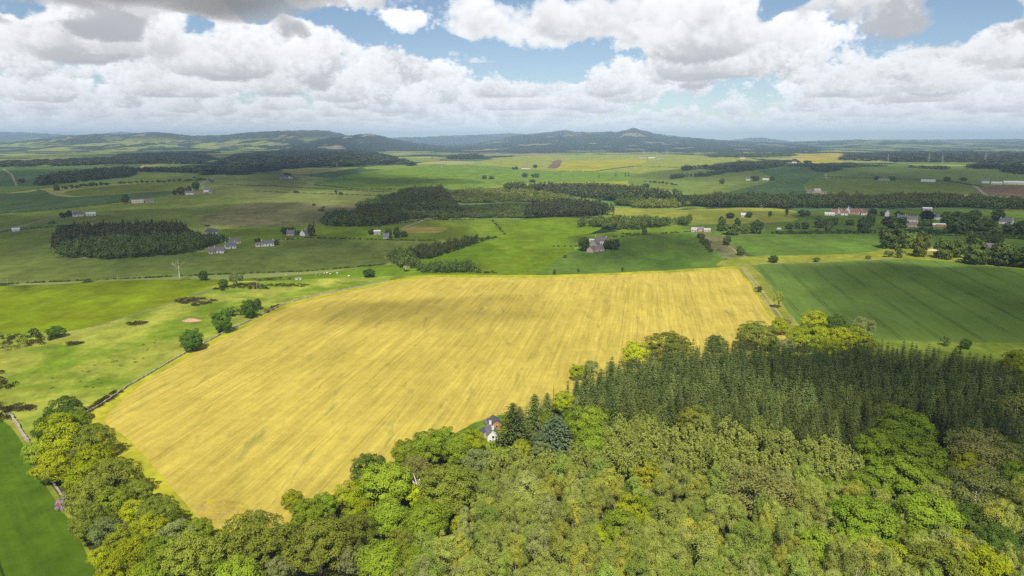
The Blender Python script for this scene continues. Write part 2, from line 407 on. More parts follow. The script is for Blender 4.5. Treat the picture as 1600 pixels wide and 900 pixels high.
m_scrubg = mat_field('scrub_ground', (.085, .075, .025), (.12, .115, .03), big=6, fine=1.0)
m_track = mat_field('bare_track', (.34, .27, .14), (.26, .21, .11), big=5, fine=.7)
m_road = mat_field('farm_road', (.22, .20, .15), (.27, .24, .18), big=20, fine=2)
m_yard = mat_field('farm_yard', (.30, .27, .23), (.22, .20, .16), big=8, fine=2)
m_bare = mat_field('trodden_earth', (.36, .27, .07), (.38, .30, .045), big=6, fine=.8, c3=(.40, .32, .04), c3lo=.5, c3sc=4)

# far and middle distance, back to front
fld('pasture', 'sunlit pale green rise below the far hills', m_yel, [(735, 255), (790, 247), (830, 243), (1000, 241), (1100, 243), (1190, 250), (1195, 262), (1060, 265), (1000, 300), (900, 297), (830, 291), (700, 296), (690, 280)])
fld('pasture', 'bright green strip of the sunlit rise', greens('sunlit_strip', (.12, .205, .025), .9), [(640, 262), (720, 257), (800, 262), (870, 268), (990, 270), (985, 282), (830, 286), (770, 291), (700, 296), (560, 296), (490, 288), (560, 270)])
fld('pasture', 'yellow flowered pasture on the sunlit rise', mat_field('buttercup_pasture', (.30, .28, .02), (.24, .26, .02), big=120, fine=8), [(872, 254), (950, 249), (1010, 249), (992, 259), (930, 267), (873, 267)])
fld('ploughed_patch', 'small reddish ploughed patch on the sunlit rise', m_plough, [(856, 262), (866, 251), (877, 251), (872, 262)])
fld('pasture', 'mid green fields right of the sunlit rise', m_mid, [(985, 277), (1060, 264), (1190, 262), (1330, 262), (1460, 260), (1700, 262), (1700, 312), (1520, 304), (1330, 304), (1200, 306), (1080, 305), (1000, 297)])
fld('pasture', 'blue green wedge field in front of the long belt', m_blue, [(1180, 261), (1292, 263), (1284, 276), (1262, 302), (1200, 306), (1130, 303), (1205, 282)])
fld('pasture', 'olive field beside the small grey steading', greens('olive_field', (.115, .165, .028), .9), [(1284, 276), (1480, 283), (1536, 292), (1528, 304), (1330, 304), (1264, 303)])
fld('ploughed_field', 'brown ploughed field near the white farm sheds', m_plough, [(1530, 293), (1600, 290), (1720, 296), (1720, 310), (1548, 306)])
fld('pasture', 'yellow field by the far farm on the right', mat_field('rape_field', (.38, .29, .03), (.24, .23, .04), big=200, fine=8), [(1238, 243), (1300, 239), (1326, 243), (1322, 251), (1275, 256), (1248, 252)])
fld('pasture', 'dark green far field on the left', m_blue, [(-500, 262), (20, 261), (205, 257), (215, 262), (200, 267), (62, 286), (25, 291), (-500, 291)])
fld('pasture', 'pale green far field under the long wood', m_mid, [(105, 293), (205, 278), (220, 269), (335, 272), (322, 281), (200, 286)])
fld('pasture', 'yellow green field left of the roadside farm', mat_field('yellowing_field', (.155, .19, .03), (.13, .175, .03), big=80, fine=4), [(100, 300), (190, 289), (322, 281), (312, 291), (272, 298), (140, 307)])
fld('pasture', 'dark blue green field below the yellowing field', m_blue, [(-500, 318), (0, 303), (60, 296), (110, 308), (270, 298), (258, 306), (196, 314), (140, 322), (0, 334), (-500, 345)])
fld('pasture', 'wide grey green grazing left of the central wood', mat_field('pale_grazing', (.165, .185, .052), (.135, .165, .04), big=120, fine=5, c3=(.16, .14, .05), c3lo=.6, c3sc=80), [(335, 273), (440, 268), (490, 290), (600, 297), (640, 298), (600, 316), (540, 325), (400, 320), (340, 312), (320, 300)])
fld('pasture', 'green field with scattered farms on the left', m_midl, [(-500, 350), (0, 334), (140, 322), (196, 314), (260, 306), (330, 304), (400, 318), (380, 322), (310, 345), (330, 358), (210, 348), (90, 352), (0, 362), (-500, 368)])
fld('moor', 'brown heathy ground left of the central wood', m_heath, [(308, 346), (360, 325), (400, 317), (560, 318), (520, 340), (500, 351), (430, 355), (370, 356)])
fld('pasture', 'green field around the cottages', m_mida, [(330, 362), (410, 355), (500, 352), (570, 354), (660, 344), (740, 342), (800, 345), (770, 372), (690, 375), (560, 373), (480, 371), (420, 376), (350, 392)])
fld('straw_patch', 'straw coloured patch beside the wood edge', m_straw, [(625, 357), (640, 353), (700, 356), (690, 363), (640, 364)], False)
fld('pasture', 'large dull green field before the U shaped wood', m_midl, [(-500, 372), (0, 362), (85, 352), (80, 380), (95, 402), (190, 402), (330, 393), (420, 379), (480, 372), (560, 374), (690, 376), (640, 392), (600, 400), (606, 412), (560, 418), (480, 424), (320, 430), (200, 436), (0, 443), (-500, 452)])
fld('pasture', 'bright green pasture right of the U shaped wood', greens('lush_pasture', (.115, .19, .008), .82, c3=(.19, .205, .015), c3lo=.58, c3sc=50, fineamp=.2), [(610, 414), (660, 404), (745, 378), (775, 352), (830, 342), (900, 340), (940, 350), (930, 362), (900, 372), (895, 392), (838, 431), (700, 432), (640, 430), (600, 425)])
fld('pasture', 'yellowish grazing beyond the broadleaf copse', m_yel, [(950, 324), (1060, 328), (1180, 324), (1250, 332), (1235, 348), (1120, 352), (1075, 346), (1000, 339), (958, 338)])
fld('pasture', 'deep green field below the grey farmhouse', m_midb, [(836, 431), (892, 393), (960, 372), (1080, 362), (1098, 372), (1122, 397), (1152, 416), (1000, 425), (850, 432)])
fld('pasture', 'light green strip in front of the copse', m_mida, [(890, 372), (960, 362), (1075, 352), (1090, 362), (960, 371), (900, 386)])
fld('pasture', 'green grazing with many trees, right', greens('tree_grazing', (.095, .155, .022), .9, c3=(.17, .15, .03), c3lo=.6, c3sc=60), [(1075, 352), (1240, 346), (1250, 332), (1500, 328), (1700, 334), (1700, 366), (1600, 372), (1400, 366), (1150, 368), (1085, 362)])
fld('pasture', 'dark green field between hedge and track', m_midb, [(1135, 369), (1200, 366), (1400, 366), (1385, 390), (1330, 397), (1200, 401), (1165, 394), (1145, 380)])
fld('pasture', 'green field before the right hand trees', m_midb, [(1440, 366), (1520, 368), (1700, 378), (1700, 400), (1500, 392), (1450, 384)])
fld('verge', 'rough ground with brambles by the track end', m_heath, [(1092, 366), (1130, 368), (1142, 382), (1162, 396), (1150, 414), (1120, 396), (1100, 374)])
fld('verge', 'sunny grass strip above the right green crop', m_verge, [(1120, 414), (1165, 401), (1330, 397), (1390, 388), (1460, 384), (1490, 402), (1700, 424), (1700, 432), (1400, 408), (1170, 417)])
fld('grass_strip', 'sunny strip of grass where sheep graze', greens('sheep_grazing', (.12, .19, .012), .85), [(330, 441), (420, 433), (520, 425), (600, 414), (645, 425), (652, 434), (560, 442), (430, 446), (345, 452)])
# near fields
fld('pasture', 'bright green pasture with a scrubby lower edge', m_bright, [(-600, 458), (0, 447), (200, 438), (346, 437), (348, 446), (250, 480), (120, 516), (0, 523), (-600, 540)])
fld('rough_pasture', 'rough yellow green pasture with three round trees', m_rough, [(-600, 537), (0, 522), (118, 516), (250, 479), (346, 443), (440, 438), (640, 430), (650, 434), (560, 450), (500, 463), (440, 479), (350, 521), (300, 549), (200, 606), (135, 652), (200, 700), (60, 735), (20, 664), (0, 652), (-600, 610)])
fld('green_field', 'smooth dark green young crop at the lower left', m_bottom, [(-600, 655), (0, 652), (22, 662), (62, 735), (112, 815), (160, 905), (240, 1060), (300, 1240), (-600, 1240)], False)
fld('grass_strip', 'lighter grass verge beside the young crop', m_verge, [(0, 648), (18, 655), (28, 662), (68, 735), (118, 815), (166, 905), (250, 1060), (242, 1060), (158, 905), (108, 815), (57, 735), (18, 664), (0, 656)], False)
fld('field_margin', 'bright yellow green margin round the golden field', m_margin, [(130, 652), (200, 602), (300, 546), (350, 519), (440, 476), (500, 460), (560, 448), (620, 436), (655, 431), (700, 429), (850, 430), (1000, 424), (1100, 419), (1152, 417), (1170, 430), (1195, 465), (1216, 498), (1260, 560), (1100, 600), (980, 640), (890, 700), (760, 730), (540, 850), (330, 880), (240, 860), (180, 790), (150, 700)])
fld('barley_field', 'wide golden barley field with fine sown rows', m_wheat, [(165, 656), (215, 606), (305, 552), (355, 526), (442, 483), (502, 466), (562, 453), (622, 440), (660, 435), (700, 433), (850, 434), (1000, 428), (1100, 423), (1146, 420), (1160, 430), (1184, 465), (1204, 497), (1232, 540), (1100, 575), (985, 600), (900, 640), (842, 650), (790, 646), (735, 661), (712, 690), (640, 735), (560, 790), (470, 818), (380, 828), (330, 822), (300, 800), (255, 745), (205, 690)])
fld('bare_patch', 'worn patch at the lowest corner of the golden field', m_bare, [(300, 795), (335, 780), (385, 790), (372, 812), (330, 815)])
fld('lawn', 'cottage lawn at the edge of the golden field', m_lawn, [(700, 694), (722, 677), (742, 667), (790, 650), (815, 660), (800, 700), (750, 720)])
fld('grass_strip', 'tall dark grass curving behind the cottage lawn', mat_field('tall_grass', (.09, .15, .02), (.12, .17, .02), big=5, fine=.6), [(704, 684), (735, 664), (768, 652), (790, 648), (790, 654), (762, 661), (738, 672), (712, 688)])
fld('green_field', 'large dark green crop with wheel marks on the right', m_right, [(1176, 415), (1260, 410), (1400, 405), (1500, 410), (1600, 421), (2000, 455), (2000, 545), (1600, 537), (1400, 532), (1300, 524), (1245, 510), (1222, 482), (1196, 445)])
fld('verge', 'rough grass between the right crop and the spruces', mat_field('shaded_verge', (.115, .165, .018), (.16, .19, .03), big=18, fine=1.2, fineamp=.35), [(1300, 524), (1400, 532), (1600, 536), (2000, 546), (2000, 640), (1600, 640), (1400, 600), (1300, 560)])  # darker copy of the verge grass: its shade is put into the colour
fld('verge', 'grassy verge along the farm track', m_verge, [(1150, 415), (1168, 413), (1182, 422), (1204, 448), (1232, 487), (1258, 520), (1226, 520), (1205, 490), (1180, 452)])
fld('woodland_floor', 'dark leaf litter under the woodland trees', m_floor, [(62, 660), (110, 640), (150, 690), (190, 740), (250, 805), (300, 832), (360, 838), (450, 818), (540, 780), (620, 738), (702, 702), (760, 722), (800, 690), (830, 660), (880, 632), (930, 617), (990, 605), (1100, 584), (1150, 566), (1215, 556), (1300, 560), (1380, 574), (1420, 582), (1560, 604), (1700, 642), (2300, 722), (2300, 1240), (330, 1240), (250, 1060), (166, 905), (118, 815), (68, 735)])

STRIPS = []
def strip(name, label, mat, pts, w): STRIPS.append((name, label, mat, pts, w))
strip('dirt_track', 'left rut of the pale farm track beside the golden field', m_track, [(1160, 417), (1164, 425), (1178, 444), (1200, 478), (1222, 510)], 1.5)
strip('dirt_track', 'right rut of the pale farm track beside the golden field', m_track, [(1160, 416), (1168, 425), (1184, 444), (1208, 476), (1232, 510)], 1.5)
strip('dirt_track', 'pale track running across the sunny grass strip', m_track, [(1160, 415), (1195, 412), (1260, 411), (1330, 408), (1400, 404)], 1.3)
strip('dirt_track', 'thin pale path from the brambles to the bush', m_track, [(1137, 382), (1148, 391), (1153, 396), (1168, 402)], 2)
strip('farm_road', 'farm road to the left hand white cottages', m_road, [(-60, 366), (20, 356), (60, 346), (92, 338), (130, 336), (180, 333)], 6)
strip('farm_road', 'lane along the foot of the left fields', m_road, [(-60, 362), (20, 360), (80, 358)], 5)
strip('farm_road', 'lane climbing to the roadside farm', m_road, [(310, 291), (318, 285), (335, 276)], 9)
strip('farm_road', 'pale lane beside the straw patch', m_road, [(630, 355), (645, 350), (662, 344)], 5)
strip('farm_road', 'far lane rising to the white farm', m_road, [(1540, 304), (1530, 296), (1518, 287)], 7)
strip('farm_road', 'short lane up to the far belt', m_road, [(1291, 279), (1290, 271)], 7)
strip('farm_road', 'lane at the far left edge', m_road, [(26, 290), (18, 272), (5, 264)], 5)

def inside(P, poly):
    c = np.zeros(len(P), bool); j = len(poly) - 1
    for i in range(len(poly)):
        a, b = poly[i], poly[j]; j = i
        c ^= ((a[1] > P[:, 1]) != (b[1] > P[:, 1])) & (P[:, 0] < (b[0] - a[0]) * (P[:, 1] - a[1]) / (b[1] - a[1] + 1e-12) + a[0])
    return c
def build_land():
    def catmull(P, n):
        out = []
        for i in range(len(P)):
            p0, p1, p2, p3 = (np.array(P[(i + k) % len(P)], float) for k in (-1, 0, 1, 2))
            for t in np.arange(n) / n:
                out.append(.5 * (2 * p1 + (p2 - p0) * t + (2 * p0 - 5 * p1 + 4 * p2 - p3) * t * t + (3 * p1 - p0 - 3 * p2 + p3) * t ** 3))
        return out
    ys = [220.6]; st = .5
    while ys[-1] < 1250: ys.append(ys[-1] + st); st = min(st * 1.09, 11)
    ys[-1] = 1250; xs = np.arange(-800, 2401, 20.)
    rng = np.random.default_rng(3)
    V = [(x, y) for y in ys for x in xs]; F = []
    for name, label, mat, pts, sm in FIELDS:
        P = []
        for i in range(len(pts)):
            a, b = np.array(pts[i], float), np.array(pts[(i + 1) % len(pts)], float)
            P.append(a)
        Q = catmull(P, 4) if sm else []
        if not sm:
            for i in range(len(P)):
                a, b = P[i], P[(i + 1) % len(P)]; n = max(1, int(np.hypot(*(b - a)) // 18))
                Q += [a + (b - a) * k / n for k in range(n)]
        Q = np.array(Q); Q[:, 1] = np.clip(Q[:, 1], 224, 1249); Q[:, 0] = np.clip(Q[:, 0], -790, 2390)
        gx, gy = hit(Q[:, 0], Q[:, 1]); d = np.hypot(gx, gy)
        j = rng.normal(0, 1, (len(Q), 2)) * (.0009 * d + .12)[:, None]
        fx, fy, _ = topx(gx + j[:, 0], gy + j[:, 1], 0)
        F.append(list(range(len(V), len(V) + len(Q)))); V += list(zip(np.clip(fx, -799, 2399), np.clip(fy, 222, 1249.5)))
    for name, label, mat, pts, w in STRIPS:
        P = np.array(pts, float); gx, gy = hit(P[:, 0], P[:, 1]); G = np.stack([gx, gy], 1)
        D = []
        for i in range(len(G) - 1):
            for t in (0, .2, .4, .6, .8): D.append(G[i] * (1 - t) + G[i + 1] * t)
        D.append(G[-1]); D = np.array(D); T = np.gradient(D, axis=0); T /= np.linalg.norm(T, axis=1)[:, None]
        Nn = np.stack([-T[:, 1], T[:, 0]], 1); ww = (w / 2 * (1 + rng.normal(0, .12, len(D))))[:, None]
        Q = np.concatenate([D + Nn * ww, (D - Nn * ww)[::-1]])
        fx, fy, _ = topx(Q[:, 0], Q[:, 1], 0)
        F.append(list(range(len(V), len(V) + len(Q)))); V += list(zip(fx, fy))
    ALL = [f[:3] for f in FIELDS] + [s[:3] for s in STRIPS]
    E = [(f[i], f[(i + 1) % len(f)]) for f in F for i in range(len(f))]
    res = geometry.delaunay_2d_cdt([Vector((float(a), float(b))) for a, b in V], E, [], 0, 1e-4, False)
    vo = np.array([tuple(v) for v in res[0]]); tris = np.array(res[2]); cen = vo[tris].mean(1); ix = np.full(len(tris), -1)
    for k, f in enumerate(F):
        Q = np.array([V[i] for i in f]); lo, hi = Q.min(0), Q.max(0); m = np.nonzero(((cen >= lo) & (cen <= hi)).all(1))[0]
        ix[m[inside(cen[m], Q)]] = k
    dx, dy, d3 = ray(vo[:, 0], vo[:, 1]); t = -CAM_H / d3
    X, Y = dx * t, dy * t; Z = H(X, Y); P3 = np.stack([X, Y, Z], 1)
    for k in range(-1, len(ALL)):
        T = tris[ix == k]
        if not len(T): continue
        u, inv = np.unique(T, return_inverse=True)
        me = polymesh('land', P3[u], [tuple(int(c) for c in r) for r in inv.reshape(-1, 3)], True)
        # all faces look up
        if me.polygons[0].normal.z < 0: me.flip_normals()
        name, label, mat = ALL[k] if k >= 0 else ('farmland', 'far farmland of many small hedged fields', m_base)
        o = link(name, me, None, mat); tag(o, label, name.replace('_', ' '), None, 'structure')
build_land()
# the ground goes on under and behind the viewpoint
bx = polymesh('near_ground', [(-6000, -6000, 0), (6000, -6000, 0), (6000, 105, 0), (-6000, 105, 0)], [(0, 1, 2, 3)])
tag(link('woodland_ground', bx, None, m_floor), 'woodland ground continuing below the viewpoint', 'ground', None, 'structure')

# ------------------------------------------------------------------ far hills
def mat_hill(name, forest, moor, pasture, plo=.56, mlo=.5, zmoor=140):
    m, nt, o = newmat(name); b = NB(nt); p = b.pos()
    z = b.sep(p)[2]
    q = b.mapping(p, .3, (1 / 900, 1 / 1500, 1 / 260))
    n1 = b.noise(q, 1, 5, .6, .5); n2 = b.noise(b.mapping(p, -.4, (1 / 420, 1 / 900, 1 / 160)), 1, 4, .6)
    hi = b.contrast(b.math('ADD', z, b.math('MULTIPLY', b.math('SUBTRACT', n1, .5), 260.0)), zmoor - 25, zmoor + 25)
    col = b.mix(hi, forest, moor)
    lowf = b.contrast(z, zmoor * .8, zmoor * .25)
    col = b.mix(b.math('MULTIPLY', b.contrast(n2, plo, plo + .03), lowf), col, pasture)
    col = b.mix(b.contrast(b.noise(b.mapping(p, .9, (1 / 500, 1 / 700, 1 / 120)), 1, 3, .5), .63, .65), col, (.20, .17, .085))
    f = b.math('MULTIPLY_ADD', b.noise(p, 1 / 90, 4, .65), .7, .65)
    b.principled(o, b.scale(col, f)); return m
def hill(label, prof, dist, half, mat, seed, lump=.10, front=None):
    pts = sorted(prof); x0, x1 = pts[0][0], pts[-1][0]
    rng = np.random.default_rng(seed)
    xs = np.arange(x0, x1 + .1, max(3.0, (x1 - x0) / 220)); yk = np.interp(xs, [p[0] for p in pts], [p[1] for p in pts])
    k = np.array([1, 3, 1.]) / 5; yk = np.convolve(np.pad(yk, 1, 'edge'), k, 'valid')
    yk += .25 * np.sin(xs * .31 + seed) + .18 * np.sin(xs * .83 + 2 * seed) + rng.normal(0, .10, len(xs))
    fy = np.concatenate([np.linspace(-1, 0, 26), np.linspace(.06, 1, 10)])
    V = []; nx = len(xs); ph = rng.random(12) * 6.28
    az = np.arctan2(*[ray(xs, np.full(nx, 216.0))[i] for i in (0, 1)])
    D = dist * (1 + .012 * np.sin(xs * .021 + seed) + .008 * np.sin(xs * .05))
    dx, dy, d3 = ray(xs, yk); zc = CAM_H + D * d3 / np.hypot(dx, dy)
    zc = np.maximum(zc, 12)
    e = np.minimum(1, np.minimum(np.arange(nx), np.arange(nx)[::-1]) / 8.0); zc = zc * e + 2 * (1 - e)
    fy = np.concatenate([np.linspace(-1, 0, 40), np.linspace(.06, 1, 10)])
    for f in fy:
        r = D + f * (half if f > 0 else (front or half))
        s = 1 - abs(f); s = s * s * (3 - 2 * s); s = .55 * s + .45 * (1 - abs(f)) ** 1.3
        wob = np.sin(xs * .055 + ph[0] + 4 * f) * np.sin(f * 9 + ph[1] + xs * .02) + .6 * np.sin(xs * .13 + ph[2] - 6 * f) * np.sin(f * 17 + ph[3]) + .4 * np.sin(xs * .29 + ph[4] + 9 * f)
        z = zc * np.clip(s * (1 + lump * wob * min(1, 5 * abs(f)) * 1.6), 0, .985 if abs(f) > .001 else 1.0) - (5 if abs(f) > .98 else 0)
        V += [(r[i] * math.sin(az[i]), r[i] * math.cos(az[i]), z[i]) for i in range(nx)]
    F = [(j * nx + i, j * nx + i + 1, (j + 1) * nx + i + 1, (j + 1) * nx + i) for j in range(len(fy) - 1) for i in range(nx - 1)]
    o = link('hill', polymesh('hill', V, F, True), None, mat)
    return tag(o, label, 'hill', 'hills along the horizon', 'structure')
mh_forest = mat_hill('hill_forest', (.020, .030, .018), (.056, .046, .040), (.13, .16, .045), plo=.66, zmoor=190)
mh_dark = mat_hill('hill_shaded_forest', (.018, .028, .017), (.040, .038, .030), (.05, .06, .03), plo=.66, zmoor=200)  # dark woodland, with cloud shade also put into the colour
mh_green = mat_hill('hill_farmed', (.030, .048, .020), (.075, .062, .040), (.21, .24, .06), plo=.50, zmoor=210)
mh_low = mat_hill('hill_low', (.028, .044, .020), (.05, .055, .03), (.15, .19, .05), plo=.52, zmoor=300)
hill('pale blue hill at the far left of the horizon', [(-400, 214), (-200, 207), (0, 206), (40, 207), (75, 209), (120, 211), (180, 216), (240, 219)], 21000, 4000, mh_forest, 1)
hill('tiny far blue hilltop behind the farmed hills', [(120, 216), (160, 209), (190, 205.5), (215, 208), (260, 215)], 24000, 3000, mh_forest, 2)
hill('long pale blue ridge between the cone hill and the peak', [(560, 220), (605, 216), (625, 214.5), (660, 214), (700, 212), (760, 210), (800, 208), (850, 212), (900, 219)], 17500, 3500, mh_forest, 4)
hill('far blue hill to the right of the peak', [(1100, 221), (1140, 219), (1165, 216), (1188, 214.5), (1212, 218), (1250, 221)], 20000, 3000, mh_forest, 6)
hill('broad farmed hills with pale clearings, left', [(-300, 226), (-60, 222), (40, 219), (90, 214), (150, 209), (185, 210), (240, 206), (265, 208), (300, 212), (350, 211), (385, 207), (420, 205), (470, 203.5), (512, 204), (535, 209), (560, 218), (600, 228)], 12500, 3600, mh_green, 3, .10, 5200)
hill('long heathery hill with a rocky notched peak', [(660, 231), (720, 226), (770, 219), (800, 213), (830, 209), (860, 206), (882, 203), (900, 206), (925, 206.5), (945, 206), (968, 206.3), (979, 203), (986, 199.6), (990, 199.8), (997, 202.6), (1010, 204.6), (1025, 209), (1060, 213), (1110, 217.5), (1160, 221), (1230, 223), (1300, 226)], 13000, 3400, mh_forest, 5, .10, 6900)
hill('far blue ridge at the right end of the horizon', [(1240, 221), (1320, 218.5), (1450, 218), (1560, 217.2), (1680, 216.5), (1900, 218), (2100, 221)], 20500, 3500, mh_forest, 9)
hill('low wooded hills along the right horizon', [(1180, 224), (1230, 222), (1262, 220.5), (1300, 221), (1342, 217.5), (1362, 219.5), (1400, 218), (1432, 218.5), (1480, 221), (1600, 220.5), (1800, 220), (2100, 223)], 14500, 3200, mh_low, 8, .10, 6500)
hill('dark cone shaped wooded hill', [(420, 230), (470, 222), (520, 214.5), (552, 211), (575, 208.5), (592, 211), (610, 216), (650, 223), (700, 229), (760, 233)], 10000, 1800, mh_dark, 7, .10, 3600)

# ------------------------------------------------------------------ clouds overhead (out of the frame) whose shadows cross the fields
def mat_volume(name, col, dens, aniso=0.0):
    m = bpy.data.materials.new(name); m.use_nodes = True; nt = m.node_tree; nt.nodes.clear()
    o = nt.nodes.new('ShaderNodeOutputMaterial'); v = nt.nodes.new('ShaderNodeVolumePrincipled'); v.inputs['Color'].default_value = (*col, 1); v.inputs['Density'].default_value = dens; v.inputs['Anisotropy'].default_value = aniso
    nt.links.new(v.outputs[0], o.inputs[1]); return m
CLOUD_H, CLOUD_T = 1050.0, 220.0
def cloud(label, cx, y0, y1, rx, tau, seed=0):
    """an overhead cloud whose shadow covers the ground seen between photo rows y0 (far) and y1 (near), about column cx"""
    xa, ya, _ = at(cx, y0); xb, yb, _ = at(cx, y1); xm, ym, _ = at(cx, (y0 * 1.0 + y1 * 2) / 3)
    gx, gy = (xa + xb) / 2, (ya + yb) / 2; ry = (ya - yb) / 2 * 1.15
    wx = rx * math.hypot(xm, ym) / FPX * 1.15
    rot = math.atan2(-(xa - xb), ya - yb)
    k = CLOUD_H / SUND[2]; px_, py_ = gx + SUND[0] * k, gy + SUND[1] * k
    T = min(CLOUD_T, .45 * min(wx, ry))
    rng = np.random.default_rng(seed + 100); ph = rng.random(8) * 6.28; nr, na = 12, 40; V = []; F = []
    for side in (1, -1):
        for i in range(nr + 1):
            r = i / nr
            for j in range(na):
                a = 2 * math.pi * j / na; wr = 1 + .13 * math.sin(3 * a + ph[0]) + .09 * math.sin(5 * a + ph[1]) + .06 * math.sin(9 * a + ph[2])
                u, v = r * math.cos(a) * wr, r * math.sin(a) * wr
                n = 1 + .35 * math.sin(5 * u + ph[3]) * math.sin(4 * v + ph[4]) + .25 * math.sin(11 * u + ph[5]) * math.sin(9 * v + ph[6])
                t = T * max(0, 1 - r ** 3) ** .9 * n
                X, Y = u * wx, v * ry
                V.append((X * math.cos(rot) - Y * math.sin(rot), X * math.sin(rot) + Y * math.cos(rot), t * (.8 if side > 0 else -.2) + (.01 if side > 0 else -.01)))
    b = (nr + 1) * na
    for s in (0, 1):
        for i in range(nr):
            for j in range(na):
                q = (s * b + i * na + j, s * b + (i + 1) * na + j, s * b + (i + 1) * na + (j + 1) % na, s * b + i * na + (j + 1) % na)
                F.append(q if s == 0 else q[::-1])
    for j in range(na): F.append((nr * na + j, b + nr * na + j, b + nr * na + (j + 1) % na, nr * na + (j + 1) % na))
    me = polymesh('cloud', V, F, True)
    o = link('cloud', me, None, mat_volume('cloud_vapour', (.9, .9, .9), tau / (T / SUND[2])))
    o.location = (px_, py_, CLOUD_H); tag(o, label, 'cloud', 'clouds overhead', 'stuff'); return o
for c in CLOUDS: cloud(*c)

# ------------------------------------------------------------------ haze: thin air between here and the hills
def box_obj(name, lo, hi, mat):
    p = Parts(); p.box([(a + b) / 2 for a, b in zip(lo, hi)], [b - a for a, b in zip(lo, hi)]); return p.build(name, mat)
if HAZE > 0:
    hz = box_obj('haze', (-46000, -7000, -9), (46000, 33000, 372), mat_volume('haze_air', (.54, .77, 1.0), HAZE, -.1))
    tag(hz, 'thin bluish haze that veils the far hills', 'haze', None, 'stuff')

# ------------------------------------------------------------------ trees
m_bark = mat_plain('bark', (.10, .085, .060), .3, 2); m_pale = mat_plain('pale_bark', (.42, .38, .31), .3, 1.5)
m_bleach = mat_plain('bleached_wood', (.62, .56, .46), .2, 1.5)
L_SYC = mat_leaf('leaf_sycamore', (0.160, 0.239, 0.016), (0.261, 0.341, 0.026), .14)
L_YG = mat_leaf('leaf_fresh', (0.240, 0.294, 0.010), (0.372, 0.420, 0.016), .14)
L_BEECH = mat_leaf('leaf_beech', (0.162, 0.203, 0.023), (0.261, 0.297, 0.039), .14)
L_BIRCH = mat_leaf('leaf_birch', (0.215, 0.260, 0.044), (0.358, 0.397, 0.078), .14)
L_GREY = mat_leaf('leaf_grey', (0.195, 0.240, 0.065), (0.286, 0.325, 0.111), .14)
L_DEEP = mat_leaf('leaf_deep', (0.060, 0.108, 0.014), (0.108, 0.168, 0.023))
L_BROWN = mat_leaf('leaf_bronze', (0.169, 0.182, 0.044), (0.247, 0.254, 0.065), .14)
L_YEL = mat_leaf('leaf_golden', (0.215, 0.245, 0.014), (0.330, 0.340, 0.022), .14)
L_SPRUCE = mat_leaf('needles_spruce', (.058, .088, .020), (.200, .245, .064), .14, .22)
L_BLUE = mat_leaf('needles_blue', (0.081, 0.112, 0.053), (0.140, 0.175, 0.087), .12)
L_PURPLE = mat_leaf('leaf_purple', (0.018, 0.010, 0.022), (0.035, 0.018, 0.036))
L_PINK = mat_leaf('blossom_purple', (0.420, 0.160, 0.460), (0.550, 0.250, 0.580), .2)
L_DEAD = mat_leaf('dead_needles', (0.240, 0.130, 0.070), (0.320, 0.190, 0.100), .1)
L_BLOSS = mat_leaf('blossom_pale', (0.400, 0.360, 0.250), (0.520, 0.470, 0.360), .2)
L_MIDC = mat_leaf('needles_far', (0.046, 0.062, 0.022), (0.096, 0.110, 0.041), .1)
L_MIDB = mat_leaf('leaf_far', (0.074, 0.115, 0.025), (0.168, 0.212, 0.050), .25)
L_MIDL = mat_leaf('leaf_far_light', (0.115, 0.142, 0.024), (0.209, 0.223, 0.046), .2)
L_SCRUB = mat_leaf('gorse_scrub', (0.040, 0.036, 0.012), (0.082, 0.066, 0.024), .1)
L_GORSE = mat_leaf('bramble', (0.042, 0.060, 0.012), (0.085, 0.092, 0.025), .15)

